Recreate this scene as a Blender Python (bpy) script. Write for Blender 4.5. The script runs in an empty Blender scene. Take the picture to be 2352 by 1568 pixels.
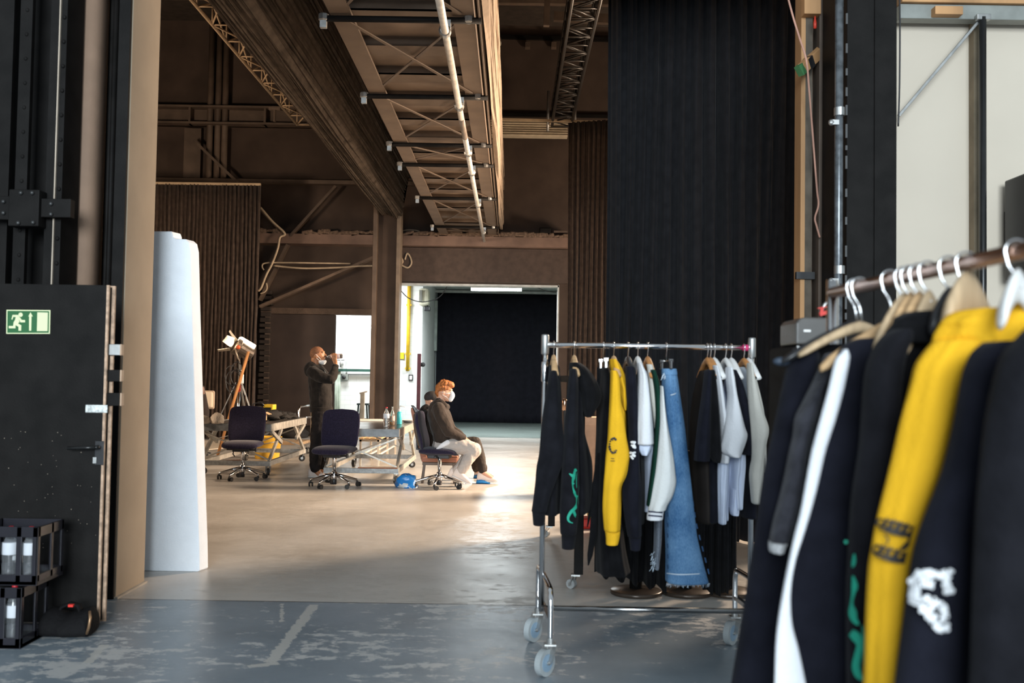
import bpy, bmesh, math, random
from mathutils import Vector, Matrix, noise
R = math.radians
random.seed(7)
S = bpy.context.scene
COL = S.collection
# ------------------------------------------------------------------ camera
FPX = 2287.0                      # 35 mm lens on a 36 mm wide frame of 2352 px
CAMZ, PITCH, ROLL = 1.42, R(2.1), R(0.9)
r0, u0 = Vector((1, 0, 0)), Vector((0, -math.sin(PITCH), math.cos(PITCH)))
FW = Vector((0, math.cos(PITCH), math.sin(PITCH)))
RT = r0 * math.cos(ROLL) + u0 * math.sin(ROLL)
UP = u0 * math.cos(ROLL) - r0 * math.sin(ROLL)
CAM = Vector((0, 0, CAMZ))
cd = bpy.data.cameras.new('camera'); cam = bpy.data.objects.new('camera', cd); COL.objects.link(cam)
cd.lens, cd.sensor_width, cd.clip_start, cd.clip_end = 2287 / 2352 * 36, 36.0, 0.05, 200
cam.matrix_world = Matrix(((RT.x, UP.x, -FW.x, 0), (RT.y, UP.y, -FW.y, 0), (RT.z, UP.z, -FW.z, CAMZ), (0, 0, 0, 1)))
cd.dof.use_dof, cd.dof.focus_distance, cd.dof.aperture_fstop = True, 12.5, 3.2
S.camera = cam

def ray(px, py):
    return (FW * FPX + RT * (px - 1176) + UP * (784 - py)).normalized()
def P(px, py, Y):
    d = ray(px, py); return CAM + d * (Y / d.y)
def F(px, py, z=0.0):
    d = ray(px, py); return CAM + d * ((z - CAMZ) / d.z)
def PX(px, py, X):
    d = ray(px, py); return CAM + d * (X / d.x)
# ------------------------------------------------------------------ world and lights
S.view_settings.view_transform = 'Standard'; S.view_settings.look = 'None'
S.view_settings.gamma = 1.0; S.view_settings.use_curve_mapping = False
S.view_settings.exposure = 0.14
w = bpy.data.worlds.new('daylight'); S.world = w; w.use_nodes = True
w.node_tree.nodes['Background'].inputs[0].default_value = (0.80, 0.92, 1.0, 1)
w.node_tree.nodes['Background'].inputs[1].default_value = 0.44

def area(name, loc, target, sx, sy, power, col, spread=180):
    l = bpy.data.lights.new(name, 'AREA'); l.shape = 'RECTANGLE'; l.size, l.size_y = sx, sy
    l.energy, l.color, l.spread = power, col, R(spread)
    o = bpy.data.objects.new(name, l); COL.objects.link(o); o.location = loc
    o.rotation_euler = (Vector(target) - Vector(loc)).to_track_quat('-Z', 'Y').to_euler(); return o
WARM = (1.0, 0.76, 0.55)
area('gate_daylight', (-0.8, -15.0, 5.0), (-0.8, 6.5, 1.0), 9.0, 6.0, 4800, (0.82, 0.93, 1.0))
area('set_light', (6.8, 14.0, 4.6), (-2.0, 13.0, 0.4), 2.6, 2.4, 1560, WARM, 130)
area('set_light_low', (7.0, 19.0, 1.6), (-2.0, 17.0, 6.5), 2.0, 1.5, 850, WARM)
area('back_wall_fill', (-8.6, 12.0, 3.0), (-4.0, 23.7, 5.5), 1.2, 1.0, 330, WARM)  # unseen lamp added to brighten the upper back wall and curtain
area('tube_light', (-0.34, 24.9, 3.55), (-0.34, 24.9, 0), 1.3, 0.2, 260, (0.90, 0.98, 1.0))
area('side_room_light', (-4.2, 25.4, 3.6), (-4.0, 26.8, 1.6), 1.5, 0.3, 130, (0.95, 0.98, 1.0))
# ------------------------------------------------------------------ mesh helpers
class MB:
    def __init__(s): s.v, s.f, s.m = [], [], []
    def add(s, vs, fs, mi=0):
        b = len(s.v); s.v += [Vector(v) for v in vs]; s.f += [[i + b for i in f] for f in fs]; s.m += [mi] * len(fs); return s
    def box(s, c, size, rot=None, mi=0):
        x, y, z = [k / 2 for k in size]
        vs = [Vector((a * x, b * y, d * z)) for a in (-1, 1) for b in (-1, 1) for d in (-1, 1)]
        if rot is not None: vs = [rot @ v for v in vs]
        return s.add([v + Vector(c) for v in vs], [(0, 1, 3, 2), (4, 6, 7, 5), (0, 4, 5, 1), (2, 3, 7, 6), (0, 2, 6, 4), (1, 5, 7, 3)], mi)
    def span(s, a, b, mi=0):
        a, b = Vector(a), Vector(b)
        return s.box((a + b) / 2, [abs(k) for k in (b - a)], None, mi)
    def beam(s, p0, p1, w, h, up=(0, 0, 1), mi=0):
        p0, p1 = Vector(p0), Vector(p1); d = (p1 - p0).normalized(); u = Vector(up)
        if abs(d.dot(u)) > .99: u = Vector((0, 1, 0))
        x = d.cross(u).normalized(); u = x.cross(d)
        vs = [p + x * (a * w / 2) + u * (b * h / 2) for p in (p0, p1) for a, b in ((-1, -1), (1, -1), (1, 1), (-1, 1))]
        return s.add(vs, [(0, 1, 2, 3), (7, 6, 5, 4), (0, 4, 5, 1), (1, 5, 6, 2), (2, 6, 7, 3), (3, 7, 4, 0)], mi)
    def rings(s, rs, cap=True, closed=True, mi=0):
        n = len(rs[0]); vs = [v for r in rs for v in r]; fs = []
        for i in range(len(rs) - 1):
            for j in range(n if closed else n - 1):
                k = (j + 1) % n; fs.append((i * n + j, i * n + k, (i + 1) * n + k, (i + 1) * n + j))
        if cap and closed: fs += [tuple(range(n - 1, -1, -1)), tuple(range((len(rs) - 1) * n, len(rs) * n))]
        return s.add(vs, fs, mi)
    def tube(s, pts, r, n=8, cap=True, mi=0, lat=None, rb=None, close=False):
        pts = [Vector(p) for p in pts]; rs = []; m = len(pts); prev = None
        for i, p in enumerate(pts):
            t = (pts[min(i + 1, m - 1)] - pts[max(i - 1, 0)])
            t = t.normalized() if t.length > 1e-9 else Vector((0, 0, 1))
            if lat is not None:
                b = Vector(lat); b = b - t * b.dot(t)
                b = b.normalized() if b.length > .05 else t.orthogonal().normalized()
            elif prev is not None:
                b = prev - t * prev.dot(t); b = b.normalized() if b.length > 1e-6 else t.orthogonal().normalized()
            else: b = t.orthogonal().normalized()
            prev = b; nn = t.cross(b)
            ra = r[i] if isinstance(r, (list, tuple)) else r
            rl = ra if rb is None else (rb[i] if isinstance(rb, (list, tuple)) else rb)
            rs.append([p + nn * (ra * math.cos(6.2831853 * k / n)) + b * (rl * math.sin(6.2831853 * k / n)) for k in range(n)])
        return s.rings(rs, cap, True, mi)
    def cyl(s, p0, p1, r, r1=None, n=14, mi=0):
        return s.tube([p0, p1], [r, r if r1 is None else r1], n, True, mi)
    def lathe(s, prof, c=(0, 0, 0), n=16, rot=None, mi=0):
        rs = []
        for rr, z in prof:
            ring = [Vector((rr * math.cos(6.2831853 * k / n), rr * math.sin(6.2831853 * k / n), z)) for k in range(n)]
            rs.append([(rot @ v if rot is not None else v) + Vector(c) for v in ring])
        return s.rings(rs, True, True, mi)
    def ball(s, c, r, rz=None, rot=None, n=12, mi=0):
        rx, ry, rz = (r, r, r) if not isinstance(r, (list, tuple)) else r
        rs = []
        for i in range(n + 1):
            a = -math.pi / 2 + math.pi * i / n; cc = max(math.cos(a), 1e-3)
            ring = [Vector((rx * cc * math.cos(6.2831853 * k / n), ry * cc * math.sin(6.2831853 * k / n), rz * math.sin(a))) for k in range(n)]
            rs.append([(rot @ v if rot is not None else v) + Vector(c) for v in ring])
        return s.rings(rs, True, True, mi)
    def prism(s, pts, ex, mi=0):
        n = len(pts); ex = Vector(ex); pts = [Vector(p) for p in pts]
        vs = pts + [p + ex for p in pts]
        return s.add(vs, [tuple(range(n - 1, -1, -1)), tuple(range(n, 2 * n))] + [(i, (i + 1) % n, n + (i + 1) % n, n + i) for i in range(n)], mi)
    def build(s, name, mat, parent=None, smooth=False, world=True, bevel=0, seg=2, solid=0, sub=0):
        off = Vector((0, 0, 0))
        if parent is not None and world:
            q = parent
            while q is not None: off += q.location; q = q.parent
        me = bpy.data.meshes.new(name)
        me.from_pydata([v - off for v in s.v], [], s.f)
        for m in (mat if isinstance(mat, (list, tuple)) else [mat]): me.materials.append(m)
        me.polygons.foreach_set('material_index', s.m)
        bm = bmesh.new(); bm.from_mesh(me); bmesh.ops.recalc_face_normals(bm, faces=bm.faces); bm.to_mesh(me); bm.free()
        if smooth: me.polygons.foreach_set('use_smooth', [True] * len(me.polygons))
        me.update()
        o = bpy.data.objects.new(name, me); COL.objects.link(o)
        if parent is not None: o.parent = parent
        if solid:
            md = o.modifiers.new('solid', 'SOLIDIFY'); md.thickness = solid; md.offset = 0
        if bevel:
            md = o.modifiers.new('bevel', 'BEVEL'); md.width = bevel; md.segments = seg; md.limit_method = 'ANGLE'; md.angle_limit = R(40)
        if sub:
            md = o.modifiers.new('sub', 'SUBSURF'); md.levels = md.render_levels = sub
        return o

def tag(o, label, cat, group=None, kind=None):
    o['label'] = label
    if cat: o['category'] = cat
    if group: o['group'] = group
    if kind: o['kind'] = kind
    return o
def thing(name, label, cat, loc=(0, 0, 0), rz=0.0, group=None):
    o = bpy.data.objects.new(name, None); COL.objects.link(o); o.location = loc; o.rotation_euler = (0, 0, rz)
    o.empty_display_size = .1
    return tag(o, label, cat, group)
def struct(name, mb, mat, parent=None, label=None, **k):
    o = mb.build(name, mat, parent, **k)
    if parent is None: o['kind'] = 'structure'
    if label: o['label'] = label
    return o
def kids(o): return [c for c in COL.objects if c.parent is o]
def copy_tree(o, parent=None):
    ch = kids(o); c = o.copy(); COL.objects.link(c)
    if parent is not None: c.parent = parent
    for k in ch: copy_tree(k, c)
    return c
def dup(o, loc, rz, label, group=None):
    c = copy_tree(o); c.location = loc; c.rotation_euler = (0, 0, rz); c['label'] = label
    if group: c['group'] = group
    return c
def bez(pts, n=8):
    """Catmull-Rom through points (tuples of any length)."""
    out = []; m = len(pts)
    for i in range(m - 1):
        a, b, c, d = pts[max(i - 1, 0)], pts[i], pts[i + 1], pts[min(i + 2, m - 1)]
        for k in range(n):
            t = k / n
            out.append(tuple(.5 * (2 * q + (r - p) * t + (2 * p - 5 * q + 4 * r - s) * t * t + (3 * q - p - 3 * r + s) * t ** 3) for p, q, r, s in zip(a, b, c, d)))
    out.append(tuple(pts[-1])); return out
# ------------------------------------------------------------------ materials
def nd(nt, t, **k):
    n = nt.nodes.new(t)
    for a, b in k.items(): setattr(n, a, b)
    return n
MATS = {}
def mat(name, col, rough=.6, metal=0., var=.15, scale=6., bump=0., bscale=80., spec=.5, detail=6, stretch=None, rvar=0., sheen=0., emit=0, trans=0., alpha=1., ior=1.45, col2=None, lo=.35, hi=.65):
    if name in MATS: return MATS[name]
    m = bpy.data.materials.new(name); m.use_nodes = True; nt = m.node_tree; b = nt.nodes['Principled BSDF']; L = nt.links.new
    b.inputs['Roughness'].default_value = rough; b.inputs['Metallic'].default_value = metal
    b.inputs['Specular IOR Level'].default_value = spec; b.inputs['IOR'].default_value = ior
    b.inputs['Transmission Weight'].default_value = trans; b.inputs['Alpha'].default_value = alpha
    if sheen: b.inputs['Sheen Weight'].default_value = sheen; b.inputs['Sheen Roughness'].default_value = .5
    tc = nd(nt, 'ShaderNodeTexCoord'); mp = nd(nt, 'ShaderNodeMapping'); L(tc.outputs['Object'], mp.inputs[0])
    if stretch: mp.inputs['Scale'].default_value = stretch
    nz = nd(nt, 'ShaderNodeTexNoise'); nz.inputs['Scale'].default_value = scale; nz.inputs['Detail'].default_value = detail
    L(mp.outputs[0], nz.inputs[0])
    c2 = col2 or tuple(min(1, c * (1 + var)) for c in col); c1 = col if col2 else tuple(c * (1 - var) for c in col)
    rp = nd(nt, 'ShaderNodeValToRGB'); rp.color_ramp.elements[0].color = (*c1, 1); rp.color_ramp.elements[1].color = (*c2, 1)
    rp.color_ramp.elements[0].position, rp.color_ramp.elements[1].position = lo, hi
    L(nz.outputs['Fac'], rp.inputs[0]); L(rp.outputs[0], b.inputs['Base Color'])
    if rvar:
        mr = nd(nt, 'ShaderNodeMapRange'); mr.inputs['To Min'].default_value = max(0, rough - rvar); mr.inputs['To Max'].default_value = min(1, rough + rvar)
        L(nz.outputs['Fac'], mr.inputs['Value']); L(mr.outputs[0], b.inputs['Roughness'])
    if bump:
        n2 = nd(nt, 'ShaderNodeTexNoise'); n2.inputs['Scale'].default_value = bscale; n2.inputs['Detail'].default_value = 4; L(mp.outputs[0], n2.inputs[0])
        bp = nd(nt, 'ShaderNodeBump'); bp.inputs['Strength'].default_value = bump; bp.inputs['Distance'].default_value = .02
        L(n2.outputs['Fac'], bp.inputs['Height']); L(bp.outputs[0], b.inputs['Normal'])
    if emit:
        L(rp.outputs[0], b.inputs['Emission Color']); b.inputs['Emission Strength'].default_value = emit
    MATS[name] = m; return m
black_paint = mat('black paint', (.0095, .0085, .008), .6, var=.25, bump=.05, spec=.12)
dark_wall = mat('dark brown wall paint', (.070, .050, .040), .8, var=.22, scale=1.2, bump=.08, bscale=30, spec=.25)
brown_steel = mat('brown painted steel', (.11, .078, .058), .6, var=.2, scale=3, bump=.05, bscale=40)
mid_steel = mat('taupe painted steel', (.135, .098, .072), .65, var=.12, scale=3, bump=.05, bscale=50, spec=.3)
lumpy = mat('lumpy mortar', (.16, .11, .08), .9, var=.4, scale=20, bump=.9, bscale=25)
tan_paint = mat('tan plaster', (.36, .29, .215), .75, var=.06, scale=3, bump=.06, bscale=120, spec=.25)
cloth_black = mat('black cloth', (.009, .009, .010), .9, var=.2, scale=30, bump=.15, bscale=350, spec=.1, sheen=.03)
curtain_black = mat('black stage molton', (.012, .012, .0135), .95, var=.15, scale=12, spec=.08, sheen=.05)
curtain_brown = mat('brownish black curtain', (.055, .04, .033), .95, var=.2, scale=10, spec=.08, sheen=.1)
bundle_mat = mat('dusty folded curtain', (.068, .052, .040), .9, var=.25, scale=6, spec=.1)
chrome = mat('chrome', (.75, .75, .76), .16, 1., var=.04, rvar=.05)
steel = mat('galvanised steel', (.42, .42, .41), .38, .85, var=.12, scale=14, rvar=.08)
alu = mat('scuffed aluminium', (.46, .43, .38), .45, .6, var=.18, scale=10, bump=.05, rvar=.1)
wood = mat('pale beech wood', (.52, .33, .17), .55, var=.2, scale=5, stretch=(1, 1, 12), bump=.04)
wood_orange = mat('orange varnished wood', (.50, .22, .07), .45, var=.2, scale=5, stretch=(1, 1, 10))
pine = mat('pine timber', (.50, .27, .12), .65, var=.25, scale=4, stretch=(1, 1, .12), bump=.05)
white_paint = mat('white wall panel', (.60, .525, .43), .6, var=.02, scale=2, bump=.02, bscale=60, spec=.3)
foam_white = mat('white styrofoam', (.84, .88, .93), .9, var=.02, scale=10, bump=.12, bscale=90, spec=.15)
navy = mat('navy upholstery', (.018, .015, .034), .9, var=.25, scale=60, bump=.25, bscale=300, spec=.15, sheen=.15)
rubber = mat('dark rubber', (.02, .02, .02), .6, var=.2)
white_plastic = mat('white plastic', (.75, .74, .72), .4, var=.03)
black_plastic = mat('black plastic', (.02, .02, .022), .35, var=.15)
# ================================================================== THE SETTING
def floor_material():
    m = bpy.data.materials.new('worn concrete floor'); m.use_nodes = True; nt = m.node_tree; L = nt.links.new
    b = nt.nodes['Principled BSDF']; b.inputs['Specular IOR Level'].default_value = .6
    tc = nd(nt, 'ShaderNodeTexCoord')
    def noise_(sc, det=8, rough=.6, st=None, dist=0):
        n = nd(nt, 'ShaderNodeTexNoise'); n.inputs['Scale'].default_value = sc; n.inputs['Detail'].default_value = det
        n.inputs['Roughness'].default_value = rough; n.inputs['Distortion'].default_value = dist
        src = tc.outputs['Object']
        if st:
            mp = nd(nt, 'ShaderNodeMapping'); mp.inputs['Scale'].default_value = st; L(src, mp.inputs[0]); src = mp.outputs[0]
        L(src, n.inputs[0]); return n.outputs['Fac']
    def ramp(v, e):
        r = nd(nt, 'ShaderNodeValToRGB'); cr = r.color_ramp
        while len(cr.elements) < len(e): cr.elements.new(.5)
        for q, (p, c) in zip(cr.elements, e):
            q.position = p; q.color = (*c, 1) if isinstance(c, tuple) else (c, c, c, 1)
        L(v, r.inputs[0]); return r.outputs[0]
    def mth(op, a, c=None, clamp=False):
        n = nd(nt, 'ShaderNodeMath', operation=op, use_clamp=clamp)
        for i, x in enumerate((a, c)):
            if x is None: continue
            if isinstance(x, (int, float)): n.inputs[i].default_value = x
            else: L(x, n.inputs[i])
        return n.outputs[0]
    def mix(f, a, c):
        n = nd(nt, 'ShaderNodeMix', data_type='RGBA'); L(f, n.inputs[0])
        for i, x in ((6, a), (7, c)):
            if isinstance(x, tuple): n.inputs[i].default_value = (*x, 1)
            else: L(x, n.inputs[i])
        return n.outputs[2]
    def step(v, a, c): 
        n = nd(nt, 'ShaderNodeMapRange'); n.inputs['From Min'].default_value = a; n.inputs['From Max'].default_value = c; L(v, n.inputs['Value']); return n.outputs[0]
    sx = nd(nt, 'ShaderNodeSeparateXYZ'); L(tc.outputs['Object'], sx.inputs[0]); X, Y = sx.outputs[0], sx.outputs[1]
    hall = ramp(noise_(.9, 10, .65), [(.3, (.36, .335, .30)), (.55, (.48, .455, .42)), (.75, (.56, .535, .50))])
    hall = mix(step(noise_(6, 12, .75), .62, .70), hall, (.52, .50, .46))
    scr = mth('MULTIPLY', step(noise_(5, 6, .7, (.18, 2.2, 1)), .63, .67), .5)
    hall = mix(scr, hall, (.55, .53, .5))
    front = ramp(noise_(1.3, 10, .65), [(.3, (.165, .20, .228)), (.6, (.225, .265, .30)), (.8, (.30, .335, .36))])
    big = noise_(.75, 3, .5); fine = noise_(8, 14, .75, (.8, 1.3, 1))
    zone = step(Y, 3.6, 5.9)
    thr = mth('ADD', mth('MULTIPLY', fine, .80), mth('ADD', mth('MULTIPLY', big, .42), mth('MULTIPLY', zone, .07)))
    fleck = step(thr, .705, .722)
    front = mix(mth('MULTIPLY', fleck, .9), front, (.50, .495, .48))
    speck = step(noise_(26, 8, .7), .655, .675); front = mix(mth('MULTIPLY', speck, .6), front, (.40, .40, .39))
    def stroke(p0, p1, wid):
        d = p1 - p0; mp = nd(nt, 'ShaderNodeMapping', vector_type='TEXTURE')
        c = (p0 + p1) / 2; mp.inputs['Location'].default_value = (c.x, c.y, 0); mp.inputs['Rotation'].default_value = (0, 0, math.atan2(d.y, d.x))
        L(tc.outputs['Object'], mp.inputs[0]); q = nd(nt, 'ShaderNodeSeparateXYZ'); L(mp.outputs[0], q.inputs[0])
        wob = mth('MULTIPLY', mth('SUBTRACT', noise_(22, 6, .7), .5), .09)
        a = mth('LESS_THAN', mth('ABSOLUTE', q.outputs[0]), d.length / 2)
        e = mth('LESS_THAN', mth('ADD', mth('ABSOLUTE', q.outputs[1]), wob), wid / 2)
        return mth('MULTIPLY', a, e)
    st = stroke(F(722, 1388), F(622, 1520), .062)
    for a, c, ww in ((F(570, 1531), F(640, 1522), .055), (F(240, 1480), F(200, 1523), .045), (F(648, 1386), F(646, 1428), .02)):
        st = mth('MAXIMUM', st, stroke(a, c, ww))
    front = mix(mth('MULTIPLY', st, .9), front, (.50, .49, .46))
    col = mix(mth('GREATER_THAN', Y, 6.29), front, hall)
    col = mix(mth('GREATER_THAN', Y, 23.75), col, (.21, .25, .235))
    seam = mth('LESS_THAN', mth('ABSOLUTE', mth('SUBTRACT', Y, 6.29)), .008)
    seam2 = mth('LESS_THAN', mth('ABSOLUTE', mth('SUBTRACT', Y, 23.75)), .03)
    col = mix(mth('MAXIMUM', seam, seam2), col, (.03, .03, .03))
    L(col, b.inputs['Base Color'])
    rn = noise_(2.2, 8, .65)
    rr = nd(nt, 'ShaderNodeMapRange'); rr.inputs['To Min'].default_value = .20; rr.inputs['To Max'].default_value = .46; L(rn, rr.inputs['Value'])
    L(mth('ADD', rr.outputs[0], mth('MULTIPLY', fleck, .12)), b.inputs['Roughness'])
    bp = nd(nt, 'ShaderNodeBump'); bp.inputs['Strength'].default_value = .10; bp.inputs['Distance'].default_value = .02
    L(noise_(14, 10, .7), bp.inputs['Height']); L(bp.outputs[0], b.inputs['Normal'])
    return m
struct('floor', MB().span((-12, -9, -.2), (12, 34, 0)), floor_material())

def brick_material(name, c1, c2, mortar, sc=4.0):
    m = bpy.data.materials.new(name); m.use_nodes = True; nt = m.node_tree; L = nt.links.new; b = nt.nodes['Principled BSDF']
    tc = nd(nt, 'ShaderNodeTexCoord'); mp = nd(nt, 'ShaderNodeMapping'); mp.inputs['Rotation'].default_value = (R(90), 0, 0); L(tc.outputs['Object'], mp.inputs[0])
    br = nd(nt, 'ShaderNodeTexBrick'); L(mp.outputs[0], br.inputs[0]); br.inputs['Scale'].default_value = sc
    br.inputs['Color1'].default_value, br.inputs['Color2'].default_value, br.inputs['Mortar'].default_value = (*c1, 1), (*c2, 1), (*mortar, 1)
    br.inputs['Mortar Size'].default_value = .012; br.inputs['Row Height'].default_value = .5; br.inputs['Brick Width'].default_value = 1.2
    L(br.outputs['Color'], b.inputs['Base Color']); b.inputs['Roughness'].default_value = .7
    bp = nd(nt, 'ShaderNodeBump'); bp.inputs['Strength'].default_value = .5; bp.inputs['Distance'].default_value = .01; bp.invert = True
    L(br.outputs['Fac'], bp.inputs['Height']); L(bp.outputs[0], b.inputs['Normal']); return m
white_brick = brick_material('white painted brick', (.78, .79, .77), (.74, .76, .75), (.60, .62, .61))

YB = 23.7
def xb(px, Y=YB): return P(px, 860, Y).x
def zb(py, px=900, Y=YB): return P(px, py, Y).z
fx0, fx1, fz = xb(914), xb(1281), zb(652, 1100)
dx0, dx1, dz = xb(764), xb(855), zb(721, 800)
mb = MB()
mb.span((-9.8, YB, 0), (dx0, YB + .25, 10)).span((dx0, YB, dz), (dx1, YB + .25, 10)).span((dx1, YB, 0), (fx0, YB + .25, 10))
mb.span((fx0, YB, fz), (fx1, YB + .25, 10)).span((fx1, YB, 0), (10, YB + .25, 10))
struct('wall_back', mb, dark_wall)
struct('wall_left', MB().span((-10, 6.9, 0), (-9.8, YB + .25, 10)), dark_wall)
struct('wall_right', MB().span((10, 6.9, 0), (10.2, YB + .25, 10)), dark_wall)
mb = MB().span((-10, 6.4, 9.9), (10.2, YB + .25, 10.1))
struct('ceiling', mb, mat('dark roof sheet', (.05, .038, .03), .8, var=.2, bump=.2, bscale=8))
mb = MB()
for k in range(7):
    y = 21.5 - k * 2.4
    mb.span((-9.8, y, 9.62), (10, y + .16, 9.9))
struct('trim_1', mb, brown_steel, label='dark roof purlins under the ceiling')
# back room behind both doorways
bw = xb(968, 27.0)
ceil_m = mat('back room ceiling paint', (.62, .66, .62), .8, var=.04)
struct('wall_back_room', MB().span((-8, 27, 0), (bw, 27.2, 4.3)), white_brick)
struct('wall_back_room_side', MB().span((bw - .2, 27.2, 0), (bw, 31.8, 4.3)), mat('white plaster', (.76, .77, .76), .75, var=.02))
struct('wall_back_room_far', MB().span((bw - .2, 31.9, 0), (5, 32.1, 4.3)).span((4.8, YB + .25, 0), (5, 31.9, 4.3)).span((-8, YB + .25, 0), (-7.8, 27, 4.3)), ceil_m)
struct('ceiling_back_room', MB().span((-8, YB + .25, 4.2), (5, 32.1, 4.4)), ceil_m)
struct('trim_2', MB().span((fx1 - .03, YB - .02, 0), (fx1 + .005, YB + .27, fz)).span((fx0, YB - .02, fz - .05), (fx1, YB + .27, fz - .005)), mat('pale frame and lit edge', (.55, .56, .54), .5, .2))  # upright pale strip paints the lit jamb edge

# wall plane between the two halls: left jamb, right part, lintel
JX = -2.46
mb = MB().span((-2.535, 6.30, 0), (JX, 6.79, 4.7), 0).span((-2.54, 6.27, 0), (JX - .004, 6.30, 4.7), 1)
struct('wall_jamb', mb, [tan_paint, black_paint], bevel=.006)
struct('wall_left_front', MB().span((-10, 6.79, 0), (-2.535, 6.92, 10)), black_paint)
struct('wall_lintel', MB().span((-2.535, 6.3, 4.7), (3.2, 6.79, 10)), black_paint)
struct('wall_right_front', MB().span((P(2061, 700, 7.0).x - .35, 7.0, 0), (10, 7.12, 10)), white_paint)
struct('baseboard_jamb', MB().span((JX - .005, 6.28, 0), (JX + .02, 6.79, .012)), mat('pale floor edge strip', (.42, .37, .31), .8))

# tan panel, curved to imitate its shaded side, and black infill left of the jamb
mb = MB(); pts = []
for px, Y in ((162, 6.33), (185, 6.335), (205, 6.36), (218, 6.41), (227, 6.49), (232, 6.60), (235, 6.75)):
    pts.append(Vector((P(px, 500, Y).x, Y, 0)))
rs = [[p + Vector((0, 0, z)) for p in pts] for z in (0, 5)]
mb.rings(rs, cap=False, closed=False)
struct('trim_3', mb, mat('brown plaster', (.27, .175, .12), .75, var=.08, bump=.06, bscale=90), smooth=True, solid=.02, label='brown plaster panel rounded to imitate shade beside the pipes')

# ------------------------------------------------------------------ steelwork
def rivets(mb, x, y, z0, z1, step, r=.013):
    z = z0
    while z < z1:
        mb.ball((x, y, z), (r, r * .7, r), n=6); z += step
c = thing('riveted_steel_column', 'black riveted built-up steel column behind the open black door', 'column', (P(80, 800, 6.1).x, 6.1, 0))
def cx(px, Y): return P(px, 400, Y).x
mb = MB().span((cx(-60, 6.1), 6.1, 0), (cx(20, 6.1), 6.14, 5)).span((cx(38, 6.1), 6.08, 0), (cx(66, 6.1), 6.12, 5))
rivets(mb, cx(54, 6.1), 6.08, .15, 4.9, .152)
mb.build('flange', black_paint, c, bevel=.003)
MB().span((cx(-60, 6.1), 6.3, 0), (cx(150, 6.3), 6.34, 5)).build('web', black_paint, c)
mb = MB().span((cx(112, 6.1), 6.06, 0), (cx(138, 6.1), 6.1, 5)).span((cx(136, 6.1), 6.06, 0), (cx(150, 6.1), 6.3, 5))
rivets(mb, cx(144, 6.1), 6.055, .1, 4.9, .152)
mb.build('flange', black_paint, c, bevel=.003)
MB().span((cx(134, 6.1), 6.045, 0), (cx(137, 6.1), 6.07, 5)).build('edge_strip', mat('lit edge tone', (.40, .33, .26), .5, .3), c)['label'] = 'strip coloured as a lit edge'  # pale strip paints the light caught on the flange edge

c = thing('gate_bracket', 'black bolted steel bracket clamped across the riveted column', 'bracket', P(70, 480, 6.0))
mb = MB()
a, b_ = P(28, 437, 6.0), P(95, 522, 6.0); mb.span((a.x, 5.96, b_.z), (b_.x, 6.06, a.z)); mb.build('plate', black_paint, c, bevel=.006)
a, b_ = P(95, 456, 6.0), P(163, 500, 6.0); MB().span((a.x, 5.99, b_.z), (b_.x, 6.05, a.z)).build('arm', black_paint, c, bevel=.004)
a, b_ = P(-30, 450, 6.0), P(28, 505, 6.0); MB().span((a.x, 5.99, b_.z), (b_.x, 6.05, a.z)).build('arm', black_paint, c, bevel=.004)
for px, py in ((48, 443), (74, 443), (42, 512), (76, 511), (117, 468), (117, 492), (8, 463), (8, 489)):
    q = P(px, py, 5.955 if px < 100 and px > 20 else 5.985); MB().ball(q, .013, n=8).build('bolt', mat('dull dark bolt', (.07, .07, .07), .4, .6), c, smooth=True)

for k, (px, rr) in enumerate(((237, .014), (247, .017), (257, .017), (268, .014))):
    x = P(px, 400, 6.42).x
    tag(MB().cyl((x, 6.5 - .02 * (k % 2), 0), (x, 6.5 - .02 * (k % 2), 5), rr).build('conduit_pipe', black_paint, None, smooth=True), ['thin black conduit nearest the brown rounded panel', 'thick black conduit second from the brown rounded panel', 'thick black conduit third from the brown rounded panel', 'thin black conduit beside the black jamb'][k], 'pipe', 'conduits beside the jamb')
p = [P(282, -10, 6.35), P(281, 60, 6.35), P(276, 200, 6.35), P(269, 290, 6.35), P(271, 400, 6.35), P(266, 480, 6.35), P(264, 600, 6.35), P(262, 760, 6.35)]
tag(MB().tube(bez([tuple(q) for q in p], 6), .004, 6).build('hanging_cable', mat('dusty cable', (.14, .13, .12), .6), None, smooth=True), 'thin grey cable hanging down the front of the black jamb', 'cable')

# right side of the opening
Yr = 6.2
def xr(px, Y): return P(px, 600, Y).x
c = thing('black_steel_column', 'broad black steel column between the grey pole and the white wall', 'column', (xr(2000, 6.2), 6.2, 0))
MB().span((xr(1944, 6.2), 6.2, 0), (xr(2008, 6.2), 6.7, 5)).build('shaft', black_paint, c, bevel=.008)
MB().span((xr(2010, 6.2), 6.215, 0), (xr(2062, 6.2), 6.72, 5)).build('side_plate', black_paint, c, bevel=.008)
mb = MB()
z = .2
random.seed(3)
while z < 4.9:
    mb.box((xr(1942, 6.2), 6.195, z), (.012, .012, random.uniform(.02, .09))); z += random.uniform(.08, .2)
mb.build('weld_bead', mat('worn weld', (.07, .07, .07), .5, .4), c)
struct('trim_4', MB().span((xr(1880, 6.75), 6.75, 0), (xr(1930, 6.75), 6.9, 5)), brown_steel, label='brown painted post beside the grey pole')
struct('trim_5', MB().span((xr(1856, 6.95), 6.95, 0), (xr(1884, 6.95), 7.0, 5)), mat('off white strip', (.60, .60, .55), .6), label='narrow off white strip of wall')
c = thing('timber_post', 'bare pine timber post with dark face beside the black curtain', 'post', (xr(1846, 6.8), 6.8, 0))
MB().span((xr(1838, 6.8), 6.8, 0), (xr(1848, 6.8), 6.95, 5)).build('board', pine, c)
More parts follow.
